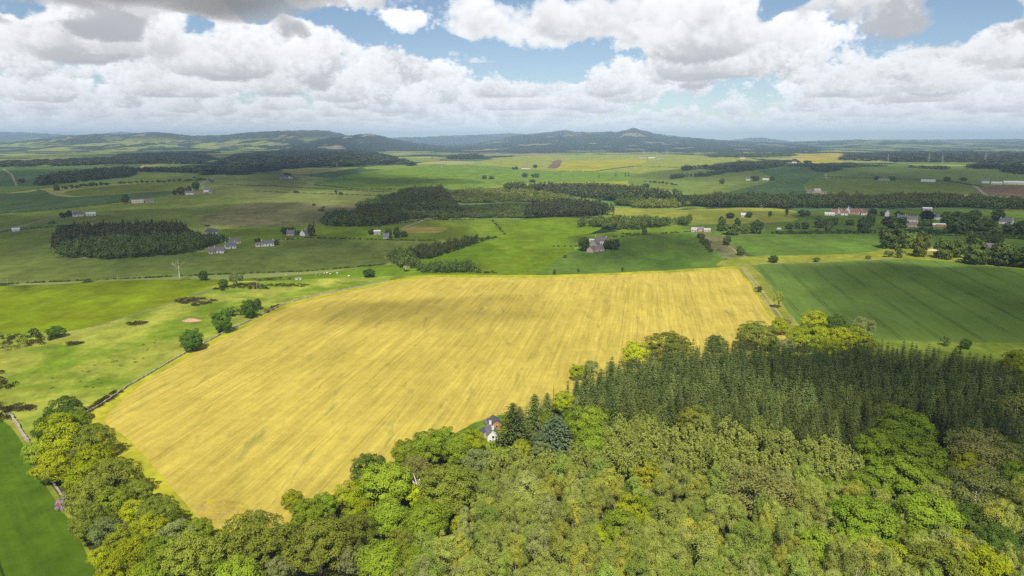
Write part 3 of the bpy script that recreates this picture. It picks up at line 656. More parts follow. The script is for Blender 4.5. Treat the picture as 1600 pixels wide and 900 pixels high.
def norm(a): return a / np.maximum(np.linalg.norm(a, axis=-1, keepdims=True), 1e-9)
def leafquads(P, Nn, s, rng, asp=.62):
    r = norm(rng.normal(size=P.shape)); t1 = norm(np.cross(Nn, r)); t2 = np.cross(Nn, t1); s = np.asarray(s)[:, None]
    return np.stack([P + t1 * s, P + t2 * s * asp, P - t1 * s, P - t2 * s * asp], 1).reshape(-1, 3)
def crown(seed, R, Ht, base, ncl, nl, ls, flat=.8, jit=.55, rcf=.27, droop=0.0, lump=.22, top=.25, low=-.55, narrow=0.0):
    """a broadleaf crown: bunches of leaves over an uneven dome with gaps between; returns quads, tints and the bunch centres"""
    rng = np.random.default_rng(seed)
    cz = base + (Ht - base) * .46; rz = (Ht - base) * .54
    lobes = norm(rng.normal(size=(7, 3)) + [0, 0, .4]); la = rng.uniform(-.6, 1, 7)
    C = []; tries = 0
    while len(C) < ncl and tries < 9000:
        tries += 1
        d = norm(rng.normal(size=3)); 
        if d[2] < low: continue
        q = 1 + lump * float(np.sum(la * np.clip(lobes @ d, 0, 1) ** 4))
        rad = rng.uniform(.62, .92) if rng.random() < .85 else rng.uniform(.2, .6)
        w = 1 - narrow * max(0, d[2])
        c = np.array([d[0] * R * q * w * rad, d[1] * R * q * w * rad, cz + d[2] * rz * rad * (1 + .5 * lump * (q - 1))])
        if all(np.linalg.norm((c - k) * [1, 1, 1.2]) > R * rcf * .78 for k in C) or tries > 5000: C.append(c)
    P = []; Nn = []; T = []; Sz = []
    for c in C:
        rc = R * rcf * rng.uniform(.75, 1.25); ct = rng.uniform(0, 1)
        out = norm(np.array([c[0], c[1], (c[2] - cz) * .8 + R * .25]))
        n = int(nl * rng.uniform(.8, 1.2)); d = norm(rng.normal(size=(n, 3)) + out * .75 + np.array([0, 0, .35]))
        rr = rc * rng.uniform(.72, 1.08, (n, 1)) * (1 + .22 * np.sin(d[:, :1] * 7 + ct * 9) * np.sin(d[:, 1:2] * 6 + ct * 5))
        p = c + d * rr * [1, 1, flat]
        if droop: p[:, 2] -= droop * (np.hypot(p[:, 0] - c[0], p[:, 1] - c[1])) ** 1.4
        P.append(p); Nn.append(norm(d * .75 + norm(c - [0, 0, cz - .2 * rz]) * .55 + rng.normal(size=(n, 3)) * jit)); T.append(np.clip(.25 + .5 * ct + rng.normal(0, .17, n), 0, 1)); Sz.append(ls * rng.uniform(.65, 1.25, n))
    P = np.concatenate(P); Nn = np.concatenate(Nn)
    return leafquads(P, Nn, np.concatenate(Sz), rng), np.concatenate(T), C
def trunk_mesh(seed, base, Ht, C, r0, mat, nl=7):
    rng = np.random.default_rng(seed); p = Parts(); top = base + (Ht - base) * .55; bend = rng.normal(0, .25, 2)
    p.tube([(0, 0, -.6), (0, 0, 0), (bend[0] * .3, bend[1] * .3, base * .6), (bend[0], bend[1], base), (bend[0] * 1.5, bend[1] * 1.5, top)], [r0 * 1.5, r0 * 1.25, r0, r0 * .8, r0 * .3], 7)
    for c in [C[i] for i in rng.choice(len(C), min(nl, len(C)), replace=False)]:
        z = base * rng.uniform(.75, 1.1); mid = np.array([c[0] * .45 + bend[0], c[1] * .45 + bend[1], z + (c[2] - z) * .6])
        p.tube([(bend[0] * .8, bend[1] * .8, z), mid, c], [r0 * .5, r0 * .32, r0 * .1], 5)
    return p.mesh('trunk', [mat], True)
PROTO = {}
def make_species(key, n, leaf, bark, r0, **kw):
    PROTO[key] = []
    for i in range(n):
        sd = hash_(key) + 17 * i
        q, t, C = crown(sd, **kw)
        me = quadmesh('crown', q, t); me.materials.append(leaf)
        PROTO[key].append((me, trunk_mesh(sd, kw['base'], kw['Ht'], C, r0, bark), kw['R'], kw['Ht']))
def hash_(s): return sum((i + 3) * ord(c) for i, c in enumerate(s)) % 9973
make_species('sycamore_tree', 4, L_SYC, m_bark, .38, R=6.2, Ht=13.5, base=1.6, ncl=76, nl=190, ls=.225, flat=.74, jit=.42, rcf=.25, lump=.26)
make_species('oak_tree', 4, L_YG, m_bark, .36, R=5.6, Ht=12.0, base=1.4, ncl=62, nl=180, ls=.215, flat=.68, jit=.45, rcf=.26, lump=.34)
make_species('beech_tree', 4, L_BEECH, m_bark, .42, R=7.2, Ht=15.0, base=1.4, ncl=104, nl=175, ls=.20, flat=.6, jit=.6, rcf=.20, droop=.16, lump=.20)
make_species('birch_tree', 6, L_BIRCH, m_pale, .16, R=3.6, Ht=14.0, base=.8, ncl=44, nl=200, ls=.142, flat=1.15, jit=.40, rcf=.29, droop=.16, lump=.34, narrow=.42)
make_species('willow_tree', 2, L_GREY, m_bark, .3, R=5.0, Ht=11.0, base=1.8, ncl=60, nl=150, ls=.17, flat=.8, jit=.8, rcf=.23, lump=.25)
make_species('alder_tree', 3, L_DEEP, m_bark, .32, R=5.6, Ht=11.0, base=.3, ncl=84, nl=165, ls=.205, flat=.8, jit=.45, rcf=.23, lump=.20, low=-.9)
make_species('ash_tree', 2, L_BROWN, m_pale, .34, R=6.0, Ht=13.5, base=2.6, ncl=70, nl=130, ls=.185, flat=.62, jit=.9, rcf=.23, lump=.30)
make_species('maple_tree', 2, L_YEL, m_bark, .28, R=4.6, Ht=10.5, base=1.8, ncl=50, nl=150, ls=.185, flat=.7, jit=.55, rcf=.25, lump=.3)
make_species('shrub', 3, L_GORSE, m_bark, .08, R=1.6, Ht=2.2, base=.15, ncl=16, nl=46, ls=.18, flat=.8, jit=.7, rcf=.36, lump=.3)

def spruce(seed, R=2.5, Ht=16.0, lev=24, per=9, ls=.34, seg=5, base=1.2):
    rng = np.random.default_rng(seed); P = []; Nn = []; T = []; Sz = []
    for i in range(lev):
        f = (i + rng.uniform(-.2, .2)) / lev; z = base + (Ht - base) * f; L = R * (1 - f) ** .58 * rng.uniform(.8, 1.15) + .15
        n = max(4, int(per * (1 - .45 * f))); a0 = rng.uniform(0, 6.28); ct = rng.uniform(-.12, .12)
        for k in range(n):
            a = a0 + 2 * math.pi * k / n + rng.normal(0, .15); l = L * rng.uniform(.75, 1.12); d = np.array([math.cos(a), math.sin(a)]); bt = .45 + ct + rng.normal(0, .16)
            for s in range(seg):
                u = (s + .6) / seg
                if u * l < .15 and s: continue
                p = np.array([d[0] * u * l, d[1] * u * l, z - .30 * u * l + .16 * u * u * l])
                side = np.array([-d[1], d[0], 0]) * rng.normal(0, .16) * l * .6
                P.append(p + side); Nn.append(norm(np.array([d[0] * .45, d[1] * .45, 1.0]) + rng.normal(size=3) * .35)); T.append(np.clip(bt - .1 + .62 * (u - .5) + rng.normal(0, .09), 0, 1)); Sz.append(ls * (1.15 - .35 * u) * (.55 + .6 * (1 - f)))
    for s in range(5):
        P.append(np.array([0, 0, Ht - .9 + s * .22])); Nn.append(norm(rng.normal(size=3) * [1, 1, .2])); T.append(.6); Sz.append(.28)
    P = np.array(P); Nn = np.array(Nn)
    return leafquads(P, Nn, Sz, rng, .42), np.array(T)
def spruce_protos(key, n, leaf, **kw):
    PROTO[key] = []
    for i in range(n):
        q, t = spruce(hash_(key) + i, **kw); me = quadmesh('crown', q, t); me.materials.append(leaf)
        p = Parts(); p.tube([(0, 0, -.4), (0, 0, kw['Ht'] * .5), (0, 0, kw['Ht'] - .4)], [.24, .13, .03], 6)
        PROTO[key].append((me, p.mesh('trunk', [m_bark], True), kw['R'], kw['Ht']))
spruce_protos('spruce_tree', 5, L_SPRUCE, R=3.5, Ht=14.5, lev=22, per=12, ls=.44, seg=7)
spruce_protos('blue_spruce_tree', 2, L_BLUE, R=5.6, Ht=13.5, lev=26, per=13, ls=.55, seg=8, base=.4)
spruce_protos('garden_spruce_tree', 3, L_SPRUCE, R=5.2, Ht=19.0, lev=30, per=13, ls=.55, seg=8, base=.4)

TREES = []         # x, y, radius of trees standing in the foreground, so that none grows through another
def tree(key, x, y, r, label, group=None, cat='tree', h=None, tint=(1, 1, 1), name=None, z=None):
    me, tr, R0, H0 = PROTO[key][random.randrange(len(PROTO[key]))]
    s = r / R0; sz = (h / H0) if h else s * random.uniform(.92, 1.12)
    o = empty(name or key, (x, y, float(H(x, y)) if z is None else z), random.uniform(0, 6.28), (s, s, sz))
    tag(o, label, cat, group)
    t = link('trunk', tr, o); c = link('crown', me, o); v = random.uniform(.9, 1.1); c.color = (tint[0] * v, tint[1] * v, tint[2] * v, 1)
    return o

ORD = ['first', 'second', 'third', 'fourth', 'fifth', 'sixth', 'seventh', 'eighth', 'ninth', 'tenth', 'eleventh', 'twelfth', 'thirteenth', 'fourteenth', 'fifteenth', 'sixteenth', 'seventeenth', 'eighteenth', 'nineteenth', 'twentieth']
ORD += ['twenty-' + o for o in ORD[:9]] + ['thirtieth'] + ['thirty-' + o for o in ORD[:9]] + ['fortieth'] + ['forty-' + o for o in ORD[:9]]
LOOK = {'sycamore_tree': 'leafy green sycamore', 'oak_tree': 'yellow-green oak', 'beech_tree': 'broad olive beech', 'birch_tree': 'feathery olive birch', 'willow_tree': 'soft grey-green willow', 'alder_tree': 'dark green alder', 'ash_tree': 'thin bronze-green ash', 'maple_tree': 'golden yellow-green maple', 'spruce_tree': 'dark green spruce', 'blue_spruce_tree': 'grey-blue spruce', 'garden_spruce_tree': 'tall dark garden spruce'}
K = dict(s='sycamore_tree', o='oak_tree', b='beech_tree', i='birch_tree', w='willow_tree', a='alder_tree', n='ash_tree', m='maple_tree', g='garden_spruce_tree', u='blue_spruce_tree')
# photo x, y of the crown's middle, crown radius in photo pixels, kind
BELT = [(100, 640, 21, 'a'), (70, 667, 15, 'a'), (93, 667, 20, 'o'), (121, 657, 15, 's'), (143, 687, 25, 'b'), (100, 690, 25, 'o'), (58, 706, 15, 's'), (83, 728, 21, 'o'), (112, 716, 13, 'n'), (147, 717, 21, 'o'), (132, 746, 25, 'o'), (176, 746, 32, 'b'), (141, 778, 27, 'b'), (213, 770, 20, 'b'), (180, 787, 23, 's'), (212, 800, 18, 'o'), (246, 800, 26, 'b'), (143, 815, 24, 'b'), (167, 834, 20, 'w'), (230, 828, 23, 'o'), (189, 845, 21, 'm'), (207, 868, 24, 'o'), (247, 864, 24, 's'), (187, 895, 26, 'o'), (160, 870, 14, 'o'), (235, 900, 26, 's')]
EDGE = [(277, 838, 22, 'w'), (307, 830, 20, 's'), (300, 868, 38, 'b'), (335, 862, 16, 'o'), (363, 864, 25, 'b'), (400, 838, 44, 'b'), (457, 780, 15, 'o'), (480, 800, 22, 's'), (505, 790, 20, 's'), (500, 848, 42, 'b'), (440, 888, 20, 'w'), (545, 772, 20, 'o'), (577, 733, 26, 'a'), (604, 757, 36, 's'), (652, 738, 25, 'n'), (701, 760, 46, 'b'), (661, 771, 21, 'o'), (634, 707, 20, 's'), (668, 697, 26, 's'), (694, 686, 19, 's'), (712, 702, 22, 's'), (735, 690, 19, 'o'), (748, 724, 23, 'w'), (560, 800, 20, 'o'), (607, 808, 27, 's'), (556, 828, 27, 'b'), (667, 815, 31, 's'), (688, 796, 20, 'm'), (724, 818, 18, 'o'), (594, 878, 31, 's'), (555, 876, 24, 'w'), (370, 905, 30, 's'), (630, 845, 22, 'b'), (645, 875, 22, 's')]
CORNER = [(993, 551, 20, 'o'), (1045, 538, 33, 'b'), (1120, 535, 14, 'a'), (1182, 522, 28, 'b'), (1220, 508, 12, 'o'), (1272, 503, 17, 'o'), (1307, 507, 15, 'a'), (1349, 512, 15, 'w'), (1250, 528, 18, 'o'), (1280, 526, 18, 'o'), (1311, 530, 18, 'o'), (1340, 530, 18, 'o'), (1358, 542, 13, 'm'), (1290, 545, 15, 'o'), (1228, 541, 13, 'w'), (902, 580, 12, 'o'), (924, 574, 11, 'w'), (955, 573, 8, 'w'), (1590, 562, 15, 'o'), (1573, 571, 10, 'm'), (1205, 535, 12, 'a')]
COTT = [(801, 664, 21, 'g'), (812, 660, 15, 'g'), (835, 642, 16, 'g'), (855, 628, 9, 'g'), (868, 676, 25, 'u'), (881, 628, 16, 'o'), (918, 664, 29, 's'), (926, 692, 26, 's'), (895, 655, 16, 's'), (814, 700, 13, 'o'), (846, 702, 12, 'w'), (784, 712, 14, 's'), (940, 650, 14, 's'), (905, 634, 14, 'w'), (850, 655, 13, 's')]
INNER = [(1011, 748, 25, 'm'), (985, 800, 26, 'o'), (975, 828, 30, 's'), (1020, 800, 26, 's'), (935, 842, 21, 'o'), (1085, 657, 25, 'b'), (1037, 645, 13, 's'), (1415, 668, 36, 's'), (1388, 648, 20, 'b'), (1375, 700, 31, 's'), (1428, 712, 36, 's'), (1421, 750, 34, 's'), (1345, 763, 24, 's'), (1385, 745, 26, 's'), (1460, 762, 24, 's'), (1535, 707, 42, 'n'), (1515, 731, 20, 'o'), (1525, 772, 42, 'n'), (1348, 812, 40, 's'), (1451, 808, 36, 's'), (1491, 845, 19, 'm'), (1517, 815, 26, 'a'), (1288, 768, 19, 's'), (1185, 768, 52, 'n'), (1588, 645, 28, 'n'), (1401, 878, 26, 'o'), (1471, 886, 36, 'b'), (1541, 892, 30, 'o'), (1561, 848, 24, 'a'), (1275, 855, 28, 's'), (1590, 800, 26, 'b'), (1592, 745, 22, 's'), (1582, 700, 18, 'a'), (1595, 880, 24, 'a'), (1500, 690, 18, 'a'), (1340, 850, 24, 's'), (1430, 845, 20, 's')]
def place_list(lst, tail, order, group, lo=0):
    rows = []
    for x, y, r, k in lst:
        key = K[k]; H0 = PROTO[key][0][3] / PROTO[key][0][2]
        gx, gy, _ = at(x, y, 7.0)
        for _ in range(3):
            rm = r * slant(gx, gy, 7) / FPX; h = min(19 if k in 'gu' else 16.5, max(3.5, rm * H0)); 
            if k in 'gu': h = rm * H0 * .95
            gx, gy, _ = at(x, y, h * (.5 if k in 'gu' else .56))
        rows.append((x, y, gx, gy, rm, h, key))
    rows.sort(key=order)
    for i, (x, y, gx, gy, rm, h, key) in enumerate(rows):
        k_ = 'g' if 'spruce' in key else 's'
        tint = (lambda v: (v * random.uniform(.95, 1.06), v * random.uniform(.96, 1.04), v))(random.uniform(.9, 1.1))
        tree(key, gx, gy, rm * (1.75 if k_ in 'gu' else 1.06), f'{LOOK[key]} {tail.format(ORD[i])}', group, h=h, tint=tint); TREES.append((gx, gy, rm))
place_list(BELT, 'in the shelter belt, {} tree down from its stone wall end', lambda r: r[1] + .2 * r[0], 'trees of the shelter belt between two fields')
place_list(EDGE, 'on the golden field wood edge, {} along from the shelter belt', lambda r: r[0], 'broadleaf trees along the golden field')
place_list(CORNER, 'behind the spruce plantation, {} along its far edge', lambda r: r[0], 'broadleaf trees behind the spruces')
place_list(COTT, 'near the white cottage, {} nearest tree to it', lambda r: math.hypot(r[0] - 769, r[1] - 678), 'trees around the white cottage')
place_list(INNER, 'among the birches, {} nearest to the white cottage', lambda r: math.hypot(r[0] - 769, r[1] - 678), 'broadleaf trees standing among the birches')
# a dead pinkish conifer by the cottage trees
gx, gy, _ = at(865, 622, 6); PROTO['dead_spruce_tree'] = []
q, t = spruce(5, R=1.8, Ht=11.0, lev=16, per=7, ls=.28, seg=4); me = quadmesh('crown', q, t); me.materials.append(L_DEAD)
PROTO['dead_spruce_tree'].append((me, PROTO['spruce_tree'][0][1], 1.8, 16.0))
tree('dead_spruce_tree', gx, gy, 1.8, 'dead pinkish brown conifer behind the cottage trees', None, h=16)

def ground_poly(pts, dz):
    x, y = hit([p[0] for p in pts], [p[1] for p in pts], dz); return np.stack([x, y], 1)
def scatter(poly, step, rng, jit=.36):
    lo, hi = poly.min(0), poly.max(0); nx = int((hi[0] - lo[0]) / step) + 2; ny = int((hi[1] - lo[1]) / (step * .9)) + 2
    X, Y = np.meshgrid(np.arange(nx), np.arange(ny)); P = np.stack([lo[0] + (X + .5 * (Y % 2)) * step, lo[1] + Y * step * .9], -1).reshape(-1, 2) + rng.normal(0, step * jit * .5, (nx * ny, 2))
    return P[inside(P, poly)]
# spruce plantation
SPR = [(882, 602), (903, 587), (950, 574), (1000, 561), (1040, 552), (1092, 541), (1150, 537), (1200, 540), (1290, 546), (1362, 540), (1425, 547), (1500, 555), (1555, 566), (1600, 584), (1760, 632), (1760, 700), (1600, 676), (1520, 688), (1480, 660), (1440, 640), (1400, 632), (1368, 660), (1300, 680), (1200, 664), (1110, 650), (1060, 638), (1000, 640), (950, 640), (912, 622)]
P = scatter(ground_poly(SPR, 11.0), 4.3, RNG, .62)
busy = np.array([(a, b, r) for a, b, r in TREES])
def free(P, k, extra): 
    d = np.hypot(P[:, None, 0] - busy[None, :, 0], P[:, None, 1] - busy[None, :, 1]); return (d > busy[None, :, 2] * k + extra).all(1)
P = P[free(P, .50, .3)]
px_, py_, ff = topx(P[:, 0], P[:, 1], 10); vis = (px_ > -40) & (px_ < 1640); order = np.argsort(np.where(vis, ff, 1e9)); P = P[order]
NS = 296
for i in range(min(NS, len(P))):
    h = random.gauss(14.2, 2.0); s = random.uniform(.8, 1.15); v = random.uniform(.72, 1.3)
    tree('spruce_tree', P[i, 0], P[i, 1], 3.4 * s, 'slim dark green spruce in the front rows of the dense plantation', 'spruces in the front rows of the plantation', h=h, tint=(v * random.uniform(.95, 1.15), v, v * random.uniform(.8, 1.1)))
def mass(name, label, key_arrays, P, hs, rs, mat, cat, kind='stuff', group=None, zs=None):
    """many trees that read as one mass, in one mesh: each a copy of one of a few crowns, turned and scaled"""
    VV = []; TT = []; rng = np.random.default_rng(len(P) + 7)
    for i in range(len(P)):
        q, t, R0, H0 = key_arrays[rng.integers(len(key_arrays))]
        a = rng.uniform(0, 6.28); c, s = math.cos(a), math.sin(a); k = rs[i] / R0; kz = hs[i] / H0
        v = np.empty_like(q); v[:, 0] = (q[:, 0] * c - q[:, 1] * s) * k + P[i, 0]; v[:, 1] = (q[:, 0] * s + q[:, 1] * c) * k + P[i, 1]; v[:, 2] = q[:, 2] * kz
        VV.append((v, P[i])); TT.append(np.clip(t + rng.normal(0, .22), 0, 1))
    z = H(P[:, 0], P[:, 1]) if zs is None else zs
    V = np.concatenate([v + [0, 0, z[i]] for i, (v, _) in enumerate(VV)])
    me = quadmesh(name, V, np.concatenate(TT)); me.materials.append(mat)
    return tag(link(name, me), label, cat, group, kind)
lod = [(*spruce(900 + i, R=3.5, Ht=14.5, lev=16, per=10, ls=.58, seg=5), 3.5, 14.5) for i in range(4)]
Q = P[NS:]
mass('spruce_plantation', 'dense dark green spruce plantation behind its front rows', lod, Q, np.abs(RNG.normal(14.2, 2.0, len(Q))), RNG.uniform(2.9, 3.9, len(Q)), L_SPRUCE, 'plantation')
# birch wood
BIR = [(748, 735), (775, 708), (805, 712), (850, 712), (895, 705), (930, 710), (955, 672), (985, 655), (1020, 662), (1060, 672), (1110, 662), (1180, 672), (1250, 682), (1300, 692), (1345, 690), (1350, 735), (1480, 770), (1640, 760), (1660, 960), (560, 960), (620, 890), (640, 830), (700, 810), (740, 770)]
P = scatter(ground_poly(BIR, 9.0), 5.6, RNG, .62); P = P[free(P, .80, 1.0)]; P = P[RNG.random(len(P)) > .09]
px_, py_, ff = topx(P[:, 0], P[:, 1], 10); order = np.argsort(np.where((px_ > -40) & (px_ < 1640) & (py_ < 935), ff, 1e9)); P = P[order]
print('birches', len(P), 'spruces', len(Q) + NS)
NB_ = min(290, len(P))
for i in range(NB_):
    g = random.random(); tint = (1, 1, 1)
    if g < .12: tint = (1.25, 1.12, .8)
    elif g < .3: tint = (.82, .95, .8)
    elif g < .42: tint = (1.05, 1.02, 1.5)
    tree('birch_tree', P[i, 0], P[i, 1], random.choice((2.5, 2.9, 3.3, 3.8, 4.4)), 'feathery olive-green birch in the dense birch wood below the cottage', 'birches of the dense birch wood', h=random.uniform(8.5, 16.5), tint=tint)
if len(P) > NB_:
    lodb = [(q, t, 3.5, 14.0) for q, t, _ in (crown(700 + i, 3.5, 14, 3, 30, 50, .28, 1.2, .85, .26, .2, .4, narrow=.35) for i in range(3))]
    mass('birch_wood', 'rest of the feathery birch wood farther from the viewpoint', lodb, P[NB_:], RNG.uniform(10.5, 15, len(P) - NB_), RNG.uniform(2.7, 3.9, len(P) - NB_), L_BIRCH, 'wood')

# ------------------------------------------------------------------ woods of the middle and far distance
def lowcrown(seed, R0, H0, base, n, ls, conic=0.0):
    rng = np.random.default_rng(seed); d = norm(rng.normal(size=(n, 3)) + [0, 0, .35]); d[:, 2] = np.abs(d[:, 2]) * np.where(rng.random(n) < .8, 1, -.6)
    lump = 1 + .28 * np.sin(d[:, 0] * 5 + seed) * np.sin(d[:, 1] * 5 + 2 * seed) + .12 * rng.normal(size=n)
    cz = base + (H0 - base) * .42; rz = (H0 - base) * .55
    p = d * [R0, R0, rz] * (lump * rng.uniform(.72, 1.0, n))[:, None] + [0, 0, cz]
    if conic: p[:, :2] *= (1 - conic * np.clip((p[:, 2] - base) / (H0 - base), 0, 1))[:, None]
    return leafquads(p, norm(d + rng.normal(size=(n, 3)) * .45), ls * rng.uniform(.7, 1.25, n), rng, .7), np.clip(.5 + rng.normal(0, .16, n), 0, 1), R0, H0
LB = [lowcrown(i, 4.2, 10.5, .3, 130, .85) for i in range(5)]
LC = [lowcrown(20 + i, 2.6, 13.0, .3, 110, .75, .68) for i in range(5)]
LBF = [lowcrown(40 + i, 4.4, 10.5, .2, 48, 1.35) for i in range(4)]
LCF = [lowcrown(60 + i, 3.4, 13.0, .2, 44, 1.3, .5) for i in range(4)]
def wood(label, far, near, h, kind, cap=620, tint=1.0, mat=None, gap=0.0, r=None):
    """a wood seen between its far outline (tree tops, photo pixels) and its near outline (feet of the trees)"""
    A = ground_poly(far, h * .92); B = ground_poly(near, 0.0)
    poly = np.concatenate([A, B[::-1]])
    x, y = poly[:, 0], poly[:, 1]; area = abs(np.sum(x * np.roll(y, 1) - y * np.roll(x, 1))) / 2
    dist = float(np.hypot(*poly.mean(0))); step = max(r * 1.6 if r else 4.4, math.sqrt(area / cap), )
    rng = np.random.default_rng(int(abs(far[0][0]) + near[0][1])); P = scatter(poly, step, rng, .55)
    if gap: P = P[rng.random(len(P)) > gap]
    rr = step * .68 if not r else r
    if dist > 1500: k = LCF if kind == 'c' else LBF
    else: k = LC if kind == 'c' else LB
    rs = rng.uniform(.8, 1.2, len(P)) * rr; hs = np.clip(rng.normal(1, .2, len(P)), .55, 1.5) * h
    m = mat or (L_MIDC if kind == 'c' else L_MIDB)
    if len(P): 
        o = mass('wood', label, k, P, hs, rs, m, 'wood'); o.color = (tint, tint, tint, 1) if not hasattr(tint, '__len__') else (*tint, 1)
wood('dark conifer part of the square wood on the left', [(84, 360), (110, 352), (150, 349), (200, 347), (262, 347), (290, 352), (305, 362)], [(82, 398), (100, 392), (140, 382), (200, 376), (260, 372), (300, 374), (308, 372)], 13, 'c', 650, (1.3, 1.1, 1.1))
wood('green broadleaf front of the square wood on the left', [(90, 380), (140, 372), (200, 368), (260, 366), (310, 364), (328, 370)], [(90, 405), (130, 403), (160, 407), (200, 404), (250, 400), (300, 396), (330, 384)], 11, 'b', 420, 1.1)
wood('trees between the square wood and the white houses', [(300, 372), (325, 366), (352, 366)], [(300, 386), (330, 384), (356, 378)], 9, 'b', 40, .8)
wood('long dark wood pointing left above the fields', [(58, 276), (72, 272), (100, 268), (150, 263), (200, 260), (212, 264)], [(60, 291), (80, 289), (110, 286), (160, 281), (205, 276), (212, 272)], 16, 'c', 460, .85)
wood('dark belt joining the long wood and the hill wood', [(205, 262), (250, 261), (300, 261), (345, 259)], [(205, 269), (250, 269), (300, 271), (345, 273)], 15, 'c', 240, .85)
wood('large dark conifer wood on the hill, left of centre', [(325, 262), (345, 247), (370, 240), (400, 237), (440, 236), (480, 236), (520, 236), (560, 235), (590, 238), (620, 245), (650, 254)], [(325, 273), (380, 273), (402, 271), (440, 265), (500, 261), (540, 261), (578, 260), (580, 257), (620, 257), (640, 259), (652, 260)], 17, 'c', 700, .8)
wood('dark tree belt along the top left fields', [(-150, 256), (0, 251), (60, 249), (130, 246), (185, 244), (230, 241), (300, 239), (330, 241)], [(-150, 262), (0, 261), (70, 260), (150, 258), (210, 257), (260, 256), (310, 256), (330, 250)], 15, 'c', 420, .8)
wood('upper thin belt of trees on the far left', [(185, 240), (240, 238), (300, 236), (340, 237)], [(185, 244), (240, 242), (300, 240), (340, 240)], 13, 'b', 140, .7)
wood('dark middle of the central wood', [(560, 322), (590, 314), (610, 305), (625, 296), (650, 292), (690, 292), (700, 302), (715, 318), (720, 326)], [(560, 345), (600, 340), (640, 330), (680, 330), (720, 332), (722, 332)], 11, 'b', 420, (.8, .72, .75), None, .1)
wood('dark lower edge of the central wood', [(498, 342), (512, 332), (530, 330), (560, 326), (600, 328), (650, 330), (700, 334)], [(498, 352), (520, 354), (560, 355), (590, 354), (610, 350), (640, 344), (700, 340)], 11, 'b', 260, .75)
wood('sparse birches on the left of the central wood', [(560, 316), (590, 306), (620, 300)], [(560, 324), (590, 316), (620, 308)], 9, 'b', 40, .9, None, .3)
wood('low green plantation along the foot of the central wood', [(660, 330), (720, 320), (780, 317), (830, 317)], [(655, 341), (720, 341), (780, 341), (832, 341)], 6, 'b', 420, .85)
wood('sunlit sparse scrub trees above the green plantation', [(690, 300), (730, 293), (780, 292), (830, 294), (880, 302), (910, 312)], [(690, 318), (730, 317), (780, 316), (830, 316), (880, 318), (910, 320)], 6, 'b', 300, 1.0, L_MIDL, .25)
wood('dark square conifer block in the centre right', [(822, 320), (836, 315), (870, 312), (900, 312), (935, 315), (958, 324)], [(820, 341), (850, 340), (890, 339), (930, 338), (955, 336), (960, 334)], 15, 'c', 420, .85)
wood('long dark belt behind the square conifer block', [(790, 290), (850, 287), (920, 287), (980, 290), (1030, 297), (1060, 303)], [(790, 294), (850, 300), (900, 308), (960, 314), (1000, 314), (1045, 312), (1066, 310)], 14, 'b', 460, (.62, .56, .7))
wood('pale sunlit birches at the end of the long belt', [(985, 314), (1020, 310), (1060, 311), (1076, 316)], [(985, 325), (1020, 326), (1060, 325), (1076, 322)], 9, 'b', 150, 1.0, L_MIDL)
wood('green birches at the foot of the long belt', [(960, 312), (985, 308), (1010, 306)], [(958, 320), (985, 323), (1000, 322)], 10, 'b', 80, 1.0)
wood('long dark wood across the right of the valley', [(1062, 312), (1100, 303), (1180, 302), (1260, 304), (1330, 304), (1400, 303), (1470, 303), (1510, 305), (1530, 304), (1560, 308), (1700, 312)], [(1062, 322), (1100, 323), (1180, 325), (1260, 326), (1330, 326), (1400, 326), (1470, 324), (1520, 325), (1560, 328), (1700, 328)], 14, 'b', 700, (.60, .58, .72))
wood('broadleaf copse in front of the valley wood', [(905, 346), (935, 338), (960, 339), (1000, 339), (1040, 340), (1076, 343)], [(905, 351), (930, 356), (960, 360), (1000, 359), (1040, 354), (1078, 347)], 10, 'b', 170, .9)
wood('upper arm of the U shaped conifer wood', [(640, 388), (660, 384), (690, 379), (720, 372), (745, 368)], [(640, 406), (670, 405), (700, 397), (730, 386), (748, 380)], 9, 'b', 420, (.85, .72, .85), None, 0, 2.9)
wood('bend of the U shaped conifer wood', [(600, 396), (612, 391), (640, 389), (650, 400)], [(600, 404), (615, 412), (630, 420), (660, 420)], 9, 'b', 300, (.9, .9, .8), None, 0, 2.9)
wood('lower arm of the U shaped conifer wood', [(640, 412), (665, 407), (700, 407), (735, 408), (748, 414)], [(628, 423), (665, 427), (700, 427), (730, 427), (749, 426)], 8.5, 'b', 300, (.82, .95, .8), None, 0, 2.9)
wood('dark belts on the right hand rise', [(1064, 262), (1100, 258), (1150, 252), (1200, 250), (1226, 252)], [(1064, 264), (1100, 264), (1140, 270), (1190, 265), (1228, 259)], 15, 'c', 260, .85)
wood('small dark spinney below the belts on the rise', [(1048, 275), (1075, 272), (1100, 270), (1130, 266)], [(1050, 278), (1075, 277), (1105, 276), (1135, 271)], 11, 'b', 70, .6)
wood('thin hedge of trees along the right hand rise', [(1226, 255), (1300, 255), (1360, 256), (1430, 259), (1480, 262)], [(1226, 259), (1300, 262), (1360, 260), (1430, 262), (1480, 264)], 10, 'b', 170, .65)
wood('clump by the steading lane on the rise', [(1272, 260), (1290, 257), (1310, 260)], [(1272, 267), (1290, 269), (1312, 267)], 12, 'b', 40, .6)
wood('dark wood at the right edge of the rise', [(1506, 258), (1530, 254), (1570, 255), (1700, 258)], [(1506, 263), (1530, 264), (1570, 265), (1572, 272), (1700, 274)], 15, 'c', 200, .85)
wood('far blue wood on the right skyline plain', [(1320, 240), (1400, 236), (1480, 236), (1600, 237), (1750, 236)], [(1320, 251), (1400, 253), (1480, 252), (1600, 250), (1750, 250)], 16, 'c', 460, .8)
wood('second far wood on the right', [(1430, 250), (1500, 247), (1600, 247), (1750, 247)], [(1430, 254), (1500, 254), (1600, 256), (1750, 256)], 14, 'c', 200, .8)
